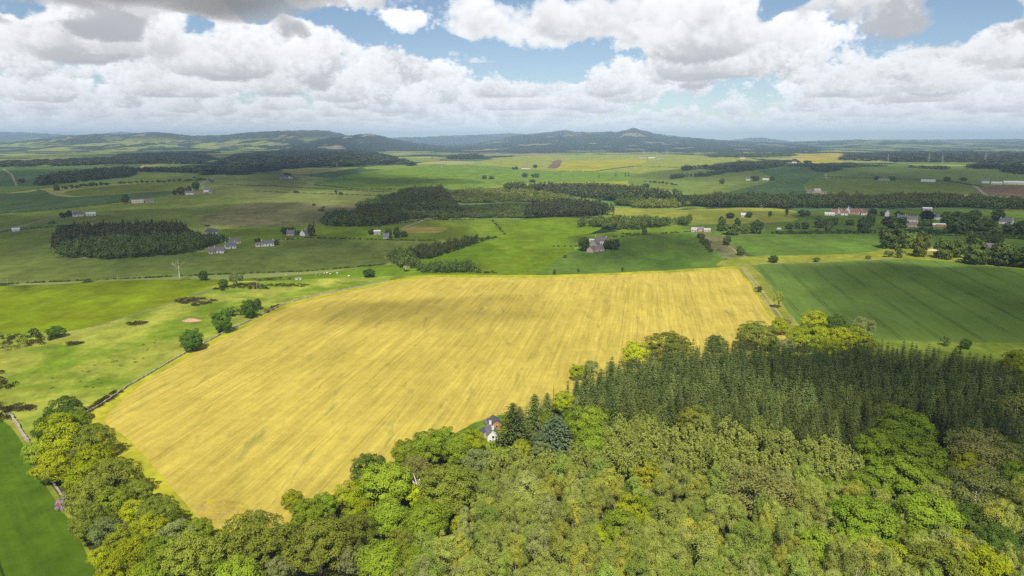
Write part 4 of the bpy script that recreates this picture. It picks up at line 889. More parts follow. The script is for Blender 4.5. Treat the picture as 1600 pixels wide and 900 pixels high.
wood('far belt right of the sunlit rise', [(1100, 243), (1160, 239), (1240, 239)], [(1100, 246), (1160, 246), (1240, 244)], 14, 'b', 120, .75)
wood('dark wood on the skyline of the sunlit rise', [(700, 243), (730, 240), (752, 242)], [(700, 249), (730, 249), (754, 247)], 14, 'c', 90, .8)

# ------------------------------------------------------------------ single trees and bushes of the fields (photo x, foot y, height, width)
PROTO['field_tree'] = [(lambda q, t, C: ((lambda me: (me.materials.append(L_MIDB), me)[1])(quadmesh('crown', q, t)), trunk_mesh(55 + i, 1.4, 9, C, .35, m_bark, 5), 4.8, 9.0))(*crown(300 + i, 4.8, 9.0, .2, 46, 46, .50, .8, .5, .28, 0, .28, low=-.85)) for i in range(5)]
PROTO['bush'] = [(lambda q, t, C: ((lambda me: (me.materials.append(L_MIDB), me)[1])(quadmesh('crown', q, t)), trunk_mesh(75 + i, .5, 3.5, C, .14, m_bark, 4), 2.6, 3.6))(*crown(330 + i, 2.6, 3.6, .1, 16, 46, .34, .8, .65, .34, 0, .3)) for i in range(3)]
PROTO['conifer'] = [(lambda q, t: ((lambda me: (me.materials.append(L_MIDC), me)[1])(quadmesh('crown', q, t)), PROTO['spruce_tree'][0][1], 2.6, 13.0))(*spruce(350 + i, 2.6, 13.0, 16, 8, .55, 3)) for i in range(2)]
PROTO['poplar'] = [(lambda q, t, C: ((lambda me: (me.materials.append(L_MIDB), me)[1])(quadmesh('crown', q, t)), trunk_mesh(95, 1, 12, C, .25, m_bark, 4), 2.2, 12.0))(*crown(370, 2.2, 12, .6, 26, 46, .42, 1.3, .6, .4, 0, .2))]
def lone(x, yb, hp, wp, key, label, tint=(1, 1, 1), group=None):
    gx, gy, gz = at(x, yb); d = slant(gx, gy); h = hp * d / FPX * .98; r = wp * d / FPX / 2 / 1.13
    nm = {'field_tree': 'field_tree', 'bush': 'bush', 'conifer': 'conifer_tree', 'poplar': 'poplar_tree'}.get(key, key)
    return tree(key, gx, gy, r, label, group, h=h, tint=tint, name=nm, cat='bush' if key in ('bush', 'shrub') else 'tree')
D = (.85, .88, .8); DD = (.62, .66, .66); P_ = (1.7, 1.55, 1.2); M_ = (1.0, 1.0, 1.0)
for a in [
    (300, 548, 33, 37, 'alder_tree', 'round dark tree on the stone wall, nearest of three to the shelter belt', (1.0, 1.15, 1.0)),
    (349, 520, 34, 29, 'alder_tree', 'tall dark leafy tree on the wall with a tumbled gap, middle of three', (1.05, 1.3, 1.0)),
    (391, 497, 29, 26, 'alder_tree', 'egg shaped dark tree by the golden field wall, topmost of three', (.9, 1.05, .9)),
    (402, 484, 15, 14, 'bush', 'low bush hiding behind the egg shaped tree', (.8, .8, .7)),
    (364, 494, 13, 22, 'bush', 'wide olive bush behind the tall leafy wall tree', (1.3, 1.2, .9)),
    (336, 497, 8, 15, 'bush', 'low olive bush between the earth mound and the wall trees', (1.2, 1.1, .8)),
    (349, 449, 13, 16, 'alder_tree', 'small round dark tree at the corner of the bright pasture', M_),
    (371, 446, 20, 23, 'willow_tree', 'pale sparse round tree above the scrubby bank', (.75, .8, .6)),
    (318, 438, 15, 15, 'alder_tree', 'small dark tree right of the dead white trunk', (.8, .9, .8)),
    (88, 527, 15, 26, 'alder_tree', 'wind bent dark thorn tree below the bright pasture', (1.1, 1.2, 1)),
    (55, 527, 11, 15, 'bush', 'grey leaning thorn bush at the edge of the dark scrub', (.9, .85, .8)),
    (577, 433, 13, 21, 'alder_tree', 'round dark bush standing alone on the sheep strip', (.8, .85, .9)),
    (636, 424, 9, 12, 'bush', 'pale flowering bush at the corner of the U shaped wood', (3.6, 2.6, 4.2)),
    (1216, 482, 28, 18, 'willow_tree', 'pale green tree beside the farm track ruts', (1.35, 1.3, .65)),
    (1185, 456, 8, 11, 'bush', 'small dark bush between the two track ruts', (.7, .75, .7)),
    (1208, 410, 11, 17, 'alder_tree', 'round dark bush on the sunny strip above the right crop', (.75, .8, .8)),
    (1276, 409, 6, 12, 'bush', 'flat thorn bush on the sunny strip, right of the round bush', (1.0, 1.1, .8)),
    (1474, 540, 12, 13, 'bush', 'low bush at the lower edge of the big right crop', M_),
    (1508, 545, 14, 15, 'alder_tree', 'dark bush on the grass behind the spruces', (.8, .9, .8)),
    (1156, 399, 14, 13, 'field_tree', 'dark tree where the thin path meets the field', D),
    (1135, 383, 14, 13, 'field_tree', 'thin tree at the top of the thin path', (.9, .9, .8)),
    (1127, 361, 22, 14, 'field_tree', 'upright tree at the left end of the long hedge', D),
    (1143, 367, 17, 26, 'field_tree', 'wide olive tree at the hedge end, in front of two taller ones', (1, .95, .8)),
    (1152, 352, 11, 11, 'field_tree', 'small tree behind the wide olive hedge end tree', D),
    (1163, 365, 14, 14, 'field_tree', 'pale feathery tree beside the largest dark hedge tree', (1.3, 1.2, .9)),
    (1182, 365, 20, 20, 'field_tree', 'largest dark round tree at the left end of the hedge', DD),
    (1141, 341, 9, 14, 'field_tree', 'dark round tree by the small roadside cottage', DD),
    (1170, 340, 8, 11, 'field_tree', 'dark tree touching the right of the small roadside cottage', DD),
    (1203, 338, 8, 6, 'field_tree', 'tiny tree right of the roadside cottage', D),
    (1229, 338, 12, 5, 'poplar', 'slim poplar beside the pasture wall', D),
    (1253, 338, 10, 13, 'field_tree', 'dark bushy tree right of the slim poplar', D),
    (1262, 337, 8, 8, 'field_tree', 'pale small tree right of the slim poplar', M_),
    (1233, 358, 8, 12, 'field_tree', 'dark low tree in the row beside the white horsebox', DD),
    (1246, 357, 10, 9, 'field_tree', 'middle tree in the row beside the white horsebox', D),
    (1258, 358, 10, 12, 'field_tree', 'right hand tree in the row beside the white horsebox', DD),
    (1280, 356, 17, 17, 'field_tree', 'round pale trunked tree left of the village', D),
    (1294, 363, 22, 13, 'field_tree', 'tall narrow tree in the hedge left of the village', D),
    (1304, 352, 12, 10, 'field_tree', 'dark tree behind the tall narrow hedge tree', DD),
    (1328, 352, 10, 14, 'field_tree', 'low round tree under the red roofed village', D),
    (1348, 364, 24, 19, 'field_tree', 'big dark round tree in the hedge below the village', DD),
    (1360, 353, 18, 14, 'field_tree', 'dark tree behind the big hedge tree', D),
    (1397, 359, 20, 32, 'field_tree', 'wide dark tree just left of the grey steading', DD),
    (1394, 388, 34, 36, 'field_tree', 'great round tree on the grassy mound', (.85, .85, .75)),
    (1379, 388, 18, 9, 'field_tree', 'slim yellowish tree left of the great round tree', (1.7, 1.6, .8)),
    (1420, 388, 25, 30, 'field_tree', 'light green tree right of the great round tree', (1.3, 1.3, .9)),
    (1436, 401, 34, 22, 'field_tree', 'tall loose tree in front of the light green tree', (1.2, 1.05, .8)),
    (1450, 387, 20, 10, 'field_tree', 'narrow dark tree beside the sandy bank', D),
    (1389, 402, 9, 14, 'bush', 'left one of two round bushes on the mound', (.9, .9, .8)),
    (1406, 403, 12, 13, 'bush', 'right one of two round bushes on the mound', (.8, .85, .8)),
    (1357, 405, 5, 8, 'bush', 'tiny bush on the sunny strip left of the mound', M_),
    (1446, 363, 18, 21, 'field_tree', 'flat topped tree right of the grey steading yard', D),
    (1449, 345, 14, 18, 'field_tree', 'dark purple copper beech behind the steading', (.16, .14, .42)),
    (1494, 365, 22, 29, 'field_tree', 'broad dark tree right of the open barn', DD),
    (1478, 350, 16, 18, 'field_tree', 'dark green tree behind the open barn', D),
    (1500, 346, 13, 26, 'field_tree', 'green tree behind the broad dark tree', D),
    (1522, 361, 19, 25, 'field_tree', 'dark tree in the middle of the right tree row', DD),
    (1520, 343, 12, 20, 'field_tree', 'bushy tree at the back of the right tree row', D),
    (1541, 361, 18, 22, 'field_tree', 'dark rounded tree before the pale bush', DD),
    (1558, 345, 16, 15, 'field_tree', 'round dark tree left of the white cottage at the right', DD),
    (1556, 366, 11, 15, 'field_tree', 'pale rounded bush tree at the hedge, right', (1.3, 1.2, .9)),
    (1580, 367, 17, 24, 'field_tree', 'dark tree below the white cottage at the right', DD),
    (1600, 369, 22, 24, 'field_tree', 'dark tree at the right edge above the hedge', DD),
    (1476, 404, 27, 30, 'field_tree', 'bright green tree left of the grey barn roof', (1.1, 1.15, .8)),
    (1494, 402, 26, 24, 'field_tree', 'grey green tree beside the bright green barn tree', (.9, .9, .9)),
    (1522, 412, 32, 36, 'field_tree', 'broad tree left in front of the grey barn roof', D),
    (1545, 413, 24, 26, 'field_tree', 'low tree right in front of the grey barn roof', D),
    (1566, 415, 30, 34, 'field_tree', 'tall tree right of the grey barn roof', D),
    (1590, 417, 28, 34, 'field_tree', 'dark tree at the right end of the barn trees', DD),
    (1612, 419, 32, 34, 'field_tree', 'dark tree cut by the right edge of view beyond the barn', DD),
    (1519, 381, 12, 15, 'field_tree', 'dark bush tree behind the barn, left', DD),
    (1536, 378, 9, 22, 'field_tree', 'low dark trees behind the barn, middle', DD),
    (1558, 380, 9, 16, 'field_tree', 'dark bush tree behind the barn, right', DD),
    (99, 340, 7, 9, 'field_tree', 'dark tree left of the two white roadside houses', DD),
    (109, 338, 8, 10, 'field_tree', 'dark tree touching the white roadside houses', DD),
    (82, 350, 4, 8, 'bush', 'small bush on the lane below the white roadside houses', D),
    (196, 317, 11, 11, 'field_tree', 'round dark tree left of the long low farm', DD),
    (273, 305, 8, 7, 'field_tree', 'small tree at the left of the roadside farm', DD),
    (283, 304, 12, 12, 'field_tree', 'dark tree in front of the roadside farm', DD),
    (295, 303, 11, 10, 'field_tree', 'dark tree beside the roadside farm sheds', DD),
    (306, 297, 12, 13, 'field_tree', 'round dark tree behind the roadside farm', DD),
    (34, 285, 5, 9, 'field_tree', 'small dark tree by the far left lane', DD),
    (89, 298, 8, 9, 'field_tree', 'small green tree left of the hedge bushes', D),
    (144, 291, 6, 7, 'field_tree', 'small tree on the hedge below the long wood', D),
    (447, 366, 12, 16, 'field_tree', 'dark tree left of the pink cottage', DD),
    (458, 363, 8, 9, 'field_tree', 'small dark tree behind the pink cottage', DD),
    (487, 369, 19, 13, 'field_tree', 'tall tree right of the grey gabled cottage', D),
    (490, 352, 10, 6, 'conifer', 'slim conifer above the grey gabled cottage', M_),
    (467, 367, 6, 9, 'bush', 'bush between the two moor edge cottages', D),
    (432, 383, 7, 10, 'field_tree', 'round bush at the right end of the long white house', DD),
    (403, 379, 7, 10, 'field_tree', 'dark bushes behind the long white house', DD),
    (607, 372, 17, 11, 'field_tree', 'dark tree left over the small grey cottage', DD),
    (620, 372, 20, 11, 'field_tree', 'tallest dark tree beside the small grey cottage', DD),
    (631, 370, 9, 13, 'field_tree', 'dark round bush right of the small grey cottage', DD),
    (581, 366, 8, 14, 'field_tree', 'dark bushes left of the flat roofed house', DD),
    (912, 392, 23, 19, 'alder_tree', 'dark rounded tree left of the grey farmhouse', (.55, .65, .8)),
    (949, 389, 14, 16, 'field_tree', 'dark tree right against the grey farmhouse', DD),
    (960, 390, 18, 17, 'field_tree', 'dark tree farthest right of the grey farmhouse', DD),
    (1007, 366, 9, 9, 'field_tree', 'small tree in front of the broadleaf copse', D),
    (866, 429, 7, 6, 'bush', 'small dark bush at the top edge of the golden field', DD),
    (883, 403, 5, 6, 'bush', 'tiny bush on the field corner below the grey farmhouse', DD),
    (904, 425, 5, 5, 'bush', 'tiny bush above the golden field, middle', D),
    (973, 424, 6, 5, 'bush', 'tiny bush above the golden field, farther right', D),
    (525, 304, 8, 4, 'poplar', 'slim dark tree on the grey green grazing', DD),
    (533, 305, 5, 7, 'field_tree', 'small round tree beside the slim dark one', D),
    (463, 302, 4, 9, 'bush', 'low bush on the grazing wall', DD),
    (448, 276, 6, 9, 'field_tree', 'tree left over the dark small farm', DD),
    (453, 277, 6, 5, 'field_tree', 'tree right over the dark small farm', DD),
    (936, 278, 9, 5, 'conifer', 'single dark conifer on the sunlit rise', D),
    (962, 276, 9, 5, 'conifer', 'left conifer of the row on the sunlit rise', D),
    (977, 276, 10, 5, 'conifer', 'middle conifer of the row on the sunlit rise', D),
    (982, 276, 11, 5, 'conifer', 'tallest right conifer of the row on the sunlit rise', D),
    (1010, 293, 6, 12, 'field_tree', 'low round clump below the conifer row', DD),
    (1055, 304, 9, 10, 'field_tree', 'tree at the gap in the long valley belt', DD),
    (1128, 287, 8, 9, 'field_tree', 'single round tree in the blue green field', DD),
    (1180, 283, 8, 12, 'field_tree', 'dark tree beside the tiny white farm', DD),
    (1207, 282, 6, 8, 'field_tree', 'round tree at the edge of the wedge field', DD),
    (836, 263, 6, 8, 'field_tree', 'dark round tree right of the brick steading', DD),
    (805, 265, 5, 11, 'field_tree', 'dark trees left of the brick steading', DD),
    (757, 280, 7, 8, 'field_tree', 'tree at the left of the small scrub patch', D),
    (768, 280, 5, 10, 'field_tree', 'low tree at the right of the small scrub patch', D),
    (820, 277, 7, 10, 'field_tree', 'left tree of the clump under the brick steading', D),
    (836, 277, 6, 14, 'field_tree', 'right trees of the clump under the brick steading', D),
    (832, 285, 5, 11, 'field_tree', 'flat dark tree below the clump', DD),
    (1393, 282, 6, 12, 'field_tree', 'olive trees right of the low grey steading', D),
    (1370, 281, 5, 10, 'field_tree', 'dark trees left of the low grey steading', DD),
    (1480, 283, 6, 10, 'field_tree', 'dark trees right of the long white shed', DD),
    (1505, 283, 5, 9, 'field_tree', 'dark trees left of the big white farm', DD),
    (1242, 254, 5, 12, 'field_tree', 'dark trees under the yellow field farm', DD),
    (1262, 256, 5, 14, 'field_tree', 'dark trees right of the yellow field farm', DD),
    (1364, 335, 8, 14, 'field_tree', 'dark trees right of the red roofed village', DD),
    (1383, 337, 7, 14, 'field_tree', 'dark trees by the white gable right of the village', DD),
    (1404, 339, 8, 13, 'field_tree', 'dark tree left of the slate cottage', DD)]:
    lone(*a)
# rows of small hedge bushes along field edges: each bush one thing
def bushrow(x0, y0, x1, y1, n, hp, label, group, tint=DD, jit=1.2):
    for i in range(n):
        t = (i + .5) / n; lone(x0 + (x1 - x0) * t + random.uniform(-jit, jit), y0 + (y1 - y0) * t, hp * random.uniform(.7, 1.3), hp * random.uniform(1.2, 2.6), 'bush', label, tint, group)
bushrow(183, 288, 320, 282, 16, 3, 'small hedge bush in the row below the long dark wood', 'hedge bushes below the long wood')
bushrow(98, 296, 172, 289, 8, 4, 'hedge bush in the row left of the yellowing field', 'hedge bushes by the yellowing field')
bushrow(1005, 284, 1060, 290, 8, 3, 'small bush in the thin hedge on the green rise', 'hedge bushes on the green rise')
bushrow(860, 386, 905, 385, 5, 2.2, 'tiny bush on the fence left of the grey farmhouse', 'bushes left of the grey farmhouse')
bushrow(970, 366, 1000, 367, 5, 3, 'small bush on the hedge before the broadleaf copse', 'bushes before the copse')
bushrow(770, 345, 790, 368, 7, 2.6, 'low bush on the ditch across the lush pasture', 'ditch bushes in the lush pasture')
bushrow(748, 378, 775, 371, 6, 4, 'bush in the hedge at the end of the U shaped wood', 'hedge bushes by the U shaped wood')
bushrow(1092, 370, 1112, 396, 7, 6, 'bramble bush on the rough ground by the path', 'bramble bushes by the path', (.8, .7, .6))
bushrow(1205, 365.5, 1370, 364.5, 24, 4.5, 'low bush of the long hedge before the village trees', 'bushes of the long hedge', DD)
bushrow(1375, 364, 1480, 365, 16, 5, 'low bush of the hedge below the steading', 'bushes of the steading hedge', DD)
bushrow(1500, 366, 1600, 374, 14, 5, 'low bush of the hedge under the right hand trees', 'bushes of the right hand hedge', DD)
bushrow(520, 344, 500, 320, 6, 4, 'small tree scattered on the brown moor', 'small trees on the brown moor', (.8, .75, .6), 14)
bushrow(300, 279, 335, 285, 6, 3, 'bush by the lane to the roadside farm', 'bushes by the roadside farm lane')

# low hedges and dykes along the field edges of the middle distance
LH = [lowcrown(80 + i, 1.5, 1.8, 0, 34, .55) for i in range(4)]
def hedge(label, pts, h=1.8, gap=.0):
    P = np.array(pts, float); x, y = hit(P[:, 0], P[:, 1]); s = np.concatenate([[0], np.cumsum(np.hypot(np.diff(x), np.diff(y)))]); n = int(min(420, max(12, s[-1] / 1.9))); q = np.linspace(0, s[-1], n)
    rng = np.random.default_rng(n); G = np.stack([np.interp(q, s, x), np.interp(q, s, y)], 1) + rng.normal(0, .35, (n, 2)); G = G[rng.random(n) > gap]
    r = max(1.4, s[-1] / n * .75); o = mass('hedge', label, LH, G, rng.uniform(.5, 1.35, len(G)) * h, np.full(len(G), r), L_MIDB, 'hedge', kind=None, group='hedges of the middle distance'); o.color = (.55, .6, .5, 1)
hedge('thin dark hedge along the upper wall of the wide grazing', [(352, 289), (430, 291), (520, 296), (600, 300)], 1.6, .25)
hedge('thin dark hedge along the lower wall of the wide grazing', [(400, 299), (470, 302), (560, 305), (600, 306)], 1.6, .35)
hedge('low hedge on the lower edge of the blue green field, left', [(0, 334), (70, 328), (140, 322), (196, 315)], 1.3, .4)
hedge('low hedge above the dull green field, left of the square wood', [(0, 363), (40, 358), (82, 354)], 1.5, .3)
hedge('hedge along the foot of the dull green field', [(0, 444), (100, 440), (200, 436), (320, 430), (480, 424), (600, 413)], 1.1, .3)
hedge('hedge between the cottages and the dull green field', [(430, 376), (480, 372), (560, 374), (640, 376), (690, 376)], 1.4, .3)
hedge('hedge above the deep green field', [(960, 371), (1020, 366), (1082, 362)], 1.5, .35)
hedge('hedge along the far side of the yellowish grazing', [(960, 337), (1040, 343), (1075, 347)], 1.6, .3)
hedge('long thin hedge across the right rise', [(1284, 276), (1380, 279), (1480, 283), (1536, 292)], 2.4, .4)
hedge('hedge at the foot of the sunlit strip', [(490, 289), (560, 296), (700, 296)], 2.2, .35)
hedge('hedge across the far left blue field', [(20, 262), (100, 260), (205, 258)], 2.6, .4)
hedge('hedge between sunlit rise and buttercup pasture', [(873, 268), (930, 268), (992, 260), (1060, 262)], 2.6, .35)
hedge('hedge above the straw patch', [(560, 352), (620, 350), (660, 344), (740, 343)], 1.4, .3)
hedge('dark hedge below the right hand tree row', [(1440, 367), (1520, 370), (1700, 380)], 2.2, .15)

# scrub: low dark gorse and dead bracken patches nobody could count
def scrubpatch(label, pts, n, h, mat, r=1.5):
    poly = ground_poly(pts, 0); P = []; rng = np.random.default_rng(int(pts[0][0] * 3 + pts[0][1]) + 999); lo, hi = poly.min(0), poly.max(0)
    while len(P) < n:
        c = rng.uniform(lo, hi, (n * 3, 2)); c = c[inside(c, poly)]; P += list(c)
    P = np.array(P[:n]); q = [lowcrown(500 + i, 1.5, 1.2, 0, 40, .28) for i in range(4)]
    mass('gorse_scrub', label, q, P, rng.uniform(.6, 1.3, n) * h, rng.uniform(.6, 1.4, n) * r, mat, 'scrub')
scrubpatch('dark heather patch below the bright pasture edge', [(272, 470), (290, 466), (320, 466), (345, 470), (325, 475), (305, 478), (280, 474)], 110, 1.1, L_SCRUB)
scrubpatch('small dark heather patch under the larger one', [(197, 505), (215, 502), (232, 504), (220, 508), (206, 509)], 45, .9, L_SCRUB)
scrubpatch('thin heather patch right of the thorn tree', [(103, 536), (118, 533), (131, 535), (120, 540), (106, 540)], 30, .8, L_SCRUB)
scrubpatch('wide dark gorse bank at the left edge', [(-60, 520), (20, 522), (60, 526), (90, 530), (70, 538), (30, 545), (-60, 556)], 150, 1.3, L_SCRUB)
scrubpatch('dark gorse at the left edge below the bank', [(-50, 575), (5, 580), (24, 590), (26, 604), (5, 612), (-50, 612)], 70, 1.7, L_SCRUB)
scrubpatch('flat brown bracken above the wall end', [(12, 636), (30, 631), (52, 634), (55, 640), (30, 643), (14, 643)], 50, .6, L_SCRUB)
scrubpatch('dark gorse bush at the top of the pale wall', [(-40, 632), (2, 630), (16, 640), (20, 654), (4, 660), (-40, 656)], 70, 1.6, L_SCRUB)
scrubpatch('reddish bramble bank along the wall by the shelter belt', [(130, 640), (160, 624), (178, 613), (192, 612), (180, 622), (150, 640), (136, 646)], 75, 1.1, L_SCRUB, 1.2)
scrubpatch('dark gorse bank above the rough pasture', [(332, 452), (352, 447), (372, 446), (395, 442), (412, 446), (420, 452), (395, 453), (370, 450), (345, 455)], 120, 1.1, L_SCRUB)
scrubpatch('string of dark gorse along the sheep strip', [(400, 447), (430, 444), (465, 444), (490, 446), (465, 449), (430, 448)], 60, 1.0, L_GORSE)
scrubpatch('small brown bramble by the golden field wall', [(412, 484), (428, 477), (438, 476), (432, 481), (418, 489)], 26, .9, L_SCRUB)
scrubpatch('rough tufts of green bramble in the rough pasture', [(60, 600), (130, 560), (250, 530), (230, 560), (140, 610), (90, 625)], 22, .5, L_GORSE, 1.0)
scrubpatch('low brown scrub on the right end of the sheep strip', [(395, 436), (430, 434), (470, 434), (440, 439), (400, 439)], 30, .9, L_SCRUB)
scrubpatch('dark ditch bushes right of the U shaped wood', [(756, 425), (778, 424), (776, 427), (758, 428)], 20, 1.0, L_SCRUB)

# bare tree with a pale trunk
gx, gy, gz = at(281, 439); d = slant(gx, gy); h = 34 * d / FPX
o = empty('dead_tree', (gx, gy, gz)); tag(o, 'tall half dead tree with a bleached white trunk and few leaves', 'tree')
p = Parts(); rng = np.random.default_rng(8); p.tube([(0, 0, -.3), (0, 0, h * .2), (.1, 0, h * .45), (.2, 0, h * .62)], [.55, .42, .34, .24], 7)
tips = []
for i in range(13):
    a = rng.uniform(0, 6.28); z0 = h * rng.uniform(.4, .62); L = h * rng.uniform(.2, .36); m1 = np.array([math.cos(a) * L * .5, math.sin(a) * L * .5, z0 + L * .45]); t1 = np.array([math.cos(a) * L, math.sin(a) * L, min(h, z0 + L * rng.uniform(.7, 1.1))])
    p.tube([(0.1, 0, z0), m1, t1], [.13, .08, .03], 5); tips.append(t1)
    for k in range(2): b = t1 + rng.normal(0, 1.2, 3) * [1, 1, .5]; p.tube([m1, (m1 + b) / 2 + [0, 0, .3], b], [.05, .04, .02], 4); tips.append(b)
p.build('trunk', m_bleach, o, True)
PP = np.concatenate([t + rng.normal(0, .9, (40, 3)) for t in tips if t[0] > -3.5]); me = quadmesh('crown', leafquads(PP, norm(rng.normal(size=PP.shape) + [0, 0, .5]), np.full(len(PP), .22), rng), rng.random(len(PP))); me.materials.append(L_BROWN); link('crown', me, o)
# bare pale limbs showing in the wood edge tree and one in the shelter belt
def pale_snag(x, y, dz, h, label):
    gx, gy, gz = at(x, y, dz); o = empty('dead_tree', (gx, gy, gz)); tag(o, label, 'tree'); p = Parts(); rng = np.random.default_rng(int(x))
    p.tube([(0, 0, -.3), (.2, 0, h * .5), (.5, .2, h * .72)], [.4, .3, .22], 6)
    for i in range(7):
        a = rng.uniform(0, 6.28); L = h * rng.uniform(.2, .34); b = (.4 + math.cos(a) * L * .8, math.sin(a) * L * .8, h * .66 + L * .8); p.tube([(.4, .1, h * rng.uniform(.5, .7)), ((b[0] + .4) * .55, b[1] * .55, b[2] - L * .3), b], [.22, .14, .05], 5)
    p.build('trunk', m_bleach, o, True)
pale_snag(650, 752, 10, 12.5, 'bare forked tree with white limbs on the wood edge')
pale_snag(146, 824, 4, 9, 'bare bleached limbs poking from the lower shelter belt')

# purple rhododendron under the shelter belt
gx, gy, gz = at(103, 795); q, t, C = crown(91, 3.0, 3.8, .1, 26, 60, .16, .8, .7, .3)
o = empty('rhododendron', (gx, gy, gz)); tag(o, 'purple flowering rhododendron at the foot of the shelter belt', 'bush'); me = quadmesh('flowers', q, t); me.materials.append(L_PINK); link('flowers', me, o); link('trunk', trunk_mesh(3, .4, 3, C, .12, m_bark), o)
gx, gy, gz = at(1235, 505); q, t, C = crown(92, 1.9, 3.6, .2, 20, 50, .2, .8, .7, .3)
o = empty('hawthorn', (gx, gy, gz)); tag(o, 'pale blossoming hawthorn at the end of the farm track', 'bush'); me = quadmesh('flowers', q, t); me.materials.append(L_BLOSS); link('flowers', me, o); link('trunk', trunk_mesh(4, .8, 3.2, C, .12, m_bark), o)

# ------------------------------------------------------------------ walls, fences, poles
m_stone = mat_plain('field_stone', (.33, .29, .23), .5, .9); m_post = mat_plain('weathered_wood', (.34, .30, .24), .3, 2)
def wall(label, pts, h, w, gaps=()):
    P = np.array(pts, float); x, y = hit(P[:, 0], P[:, 1]); G = np.stack([x, y], 1); D = []
    for i in range(len(G) - 1):
        n = max(2, int(np.linalg.norm(G[i + 1] - G[i]) / 1.5))
        D += [G[i] + (G[i + 1] - G[i]) * k / n for k in range(n)]
    D = np.array(D); T = norm(np.gradient(D, axis=0)); Nn = np.stack([-T[:, 1], T[:, 0]], 1); rng = np.random.default_rng(len(D)); V = []; F = []
    z = H(D[:, 0], D[:, 1]); hh = h * (1 + rng.normal(0, .13, len(D))) * np.where(np.array([any(a < i / len(D) < b for a, b in gaps) for i in range(len(D))]), .35, 1)
    D = D + Nn * rng.normal(0, .10, len(D))[:, None]
    for i in range(len(D)):
        for s, k in ((-1, 0), (-.72, 1), (.72, 1), (1, 0)):
            q = D[i] + Nn[i] * s * w / 2 * (1 + rng.normal(0, .10)); V.append((q[0], q[1], z[i] - .25 + k * (hh[i] + .25)))
    for i in range(len(D) - 1):
        for k in range(3): F.append((i * 4 + k, i * 4 + k + 1, i * 4 + k + 5, i * 4 + k + 4))
    F += [(0, 1, 2, 3), tuple(len(V) - 4 + k for k in (3, 2, 1, 0))]
    return tag(link('stone_wall', polymesh('stone_wall', V, F), None, m_stone), label, 'wall')
wall('long drystone wall along the left of the golden field', [(126, 650), (150, 638), (175, 622), (200, 604), (250, 575), (300, 546), (330, 531), (350, 520), (385, 504), (440, 477), (470, 468), (500, 461), (560, 449), (610, 438)], .9, .75, ((.50, .54), (.66, .68)))
wall('short pale drystone wall beside the lower green field', [(15, 648), (24, 660), (34, 676), (45, 692)], 1.2, 1.0)
wall('low broken wall between the bright and the rough pasture', [(96, 527), (120, 519), (150, 510), (200, 495), (250, 480), (300, 462), (335, 450)], .35, .45)
wall('collapsed stone wall under the shelter belt', [(45, 692), (60, 714), (75, 742), (95, 772), (112, 800)], .5, .7)
def pole(x, yb, hp, label, cross=True):
    gx, gy, gz = at(x, yb); h = hp * slant(gx, gy) / FPX; o = empty('utility_pole', (gx, gy, gz)); tag(o, label, 'pole', 'wooden utility poles')
    p = Parts(); p.tube([(0, 0, -.3), (0, 0, h)], [.20, .15], 7); p.build('post', m_post, o)
    if cross: p = Parts(); p.box((0, 0, h - .5), (1.8, .14, .16)); p.build('crossarm', m_post, o)
for a in [(402, 455, 13, 'wooden power pole above the dark gorse bank'), (75, 447, 8, 'power pole at the left top of the bright pasture'), (184, 438, 8, 'power pole at the middle top of the bright pasture'), (494, 434, 8, 'power pole among the sheep'), (386, 434, 6, 'short power pole at the sheep strip corner'), (12, 444, 7, 'power pole at the far left field edge'), (777, 658, 20, 'tall pole behind the wooden barn by the cottage')]: pole(*a)
def fence(label, pts, n, h=1.1):
    P = np.array(pts, float); x, y = hit(P[:, 0], P[:, 1]); s = np.concatenate([[0], np.cumsum(np.hypot(np.diff(x), np.diff(y)))]); q = np.linspace(0, s[-1], n); X = np.interp(q, s, x); Y = np.interp(q, s, y)
    o = empty('post_fence', (X[0], Y[0], float(H(X[0], Y[0])))); tag(o, label, 'fence'); z0 = float(H(X[0], Y[0])); me = None; w = Parts()
    for i in range(n):
        if me is None: p = Parts(); p.tube([(0, 0, -.3), (0, 0, h)], [.09, .08], 5); me = p.mesh('post', [m_post])
        k = link('post', me, o); k.location = (X[i] - X[0], Y[i] - Y[0], float(H(X[i], Y[i])) - z0)
    L = [(X[i] - X[0], Y[i] - Y[0], float(H(X[i], Y[i])) - z0) for i in range(n)]
    for f in (.55, .92): w.tube([(a, b, c + h * f) for a, b, c in L], .025, 4)
    w.build('wire', m_post, o)
fence('post and wire fence between the farm track and the right crop', [(1176, 420), (1190, 436), (1208, 460), (1222, 482), (1240, 504)], 34)
fence('post and wire fence along the top of the bright pasture', [(0, 447), (100, 442), (200, 437), (300, 435), (346, 436)], 60)

# ------------------------------------------------------------------ buildings
m_white = mat_plain('white_render', (.66, .65, .62), .1, .5); m_cream = mat_plain('cream_render', (.55, .49, .40), .1, .5); m_pinkw = mat_plain('pink_granite', (.45, .33, .28), .2, .6); m_grey = mat_plain('grey_granite', (.34, .32, .30), .2, .6)
m_slate = mat_plain('slate', (.13, .13, .15), .3, .6, .6, .3); m_dslate = mat_plain('dark_slate', (.075, .075, .085), .3, .6, .6, .3); m_red = mat_plain('red_tiles', (.24, .105, .085), .3, .6); m_tin = mat_plain('tin_roof', (.62, .64, .66), .12, .4, .5, .4); m_mauve = mat_plain('mauve_slate', (.17, .135, .145), .3, .5); m_wood = mat_plain('orange_timber', (.42, .20, .085), .3, 1.2); m_bargeb = mat_plain('white_boards', (.72, .69, .62), .1, 1)
m_pane = mat_plain('window_glass', (.03, .035, .04), .1, 1, .15, .5); m_door = mat_plain('door_paint', (.10, .07, .05), .2, 1)
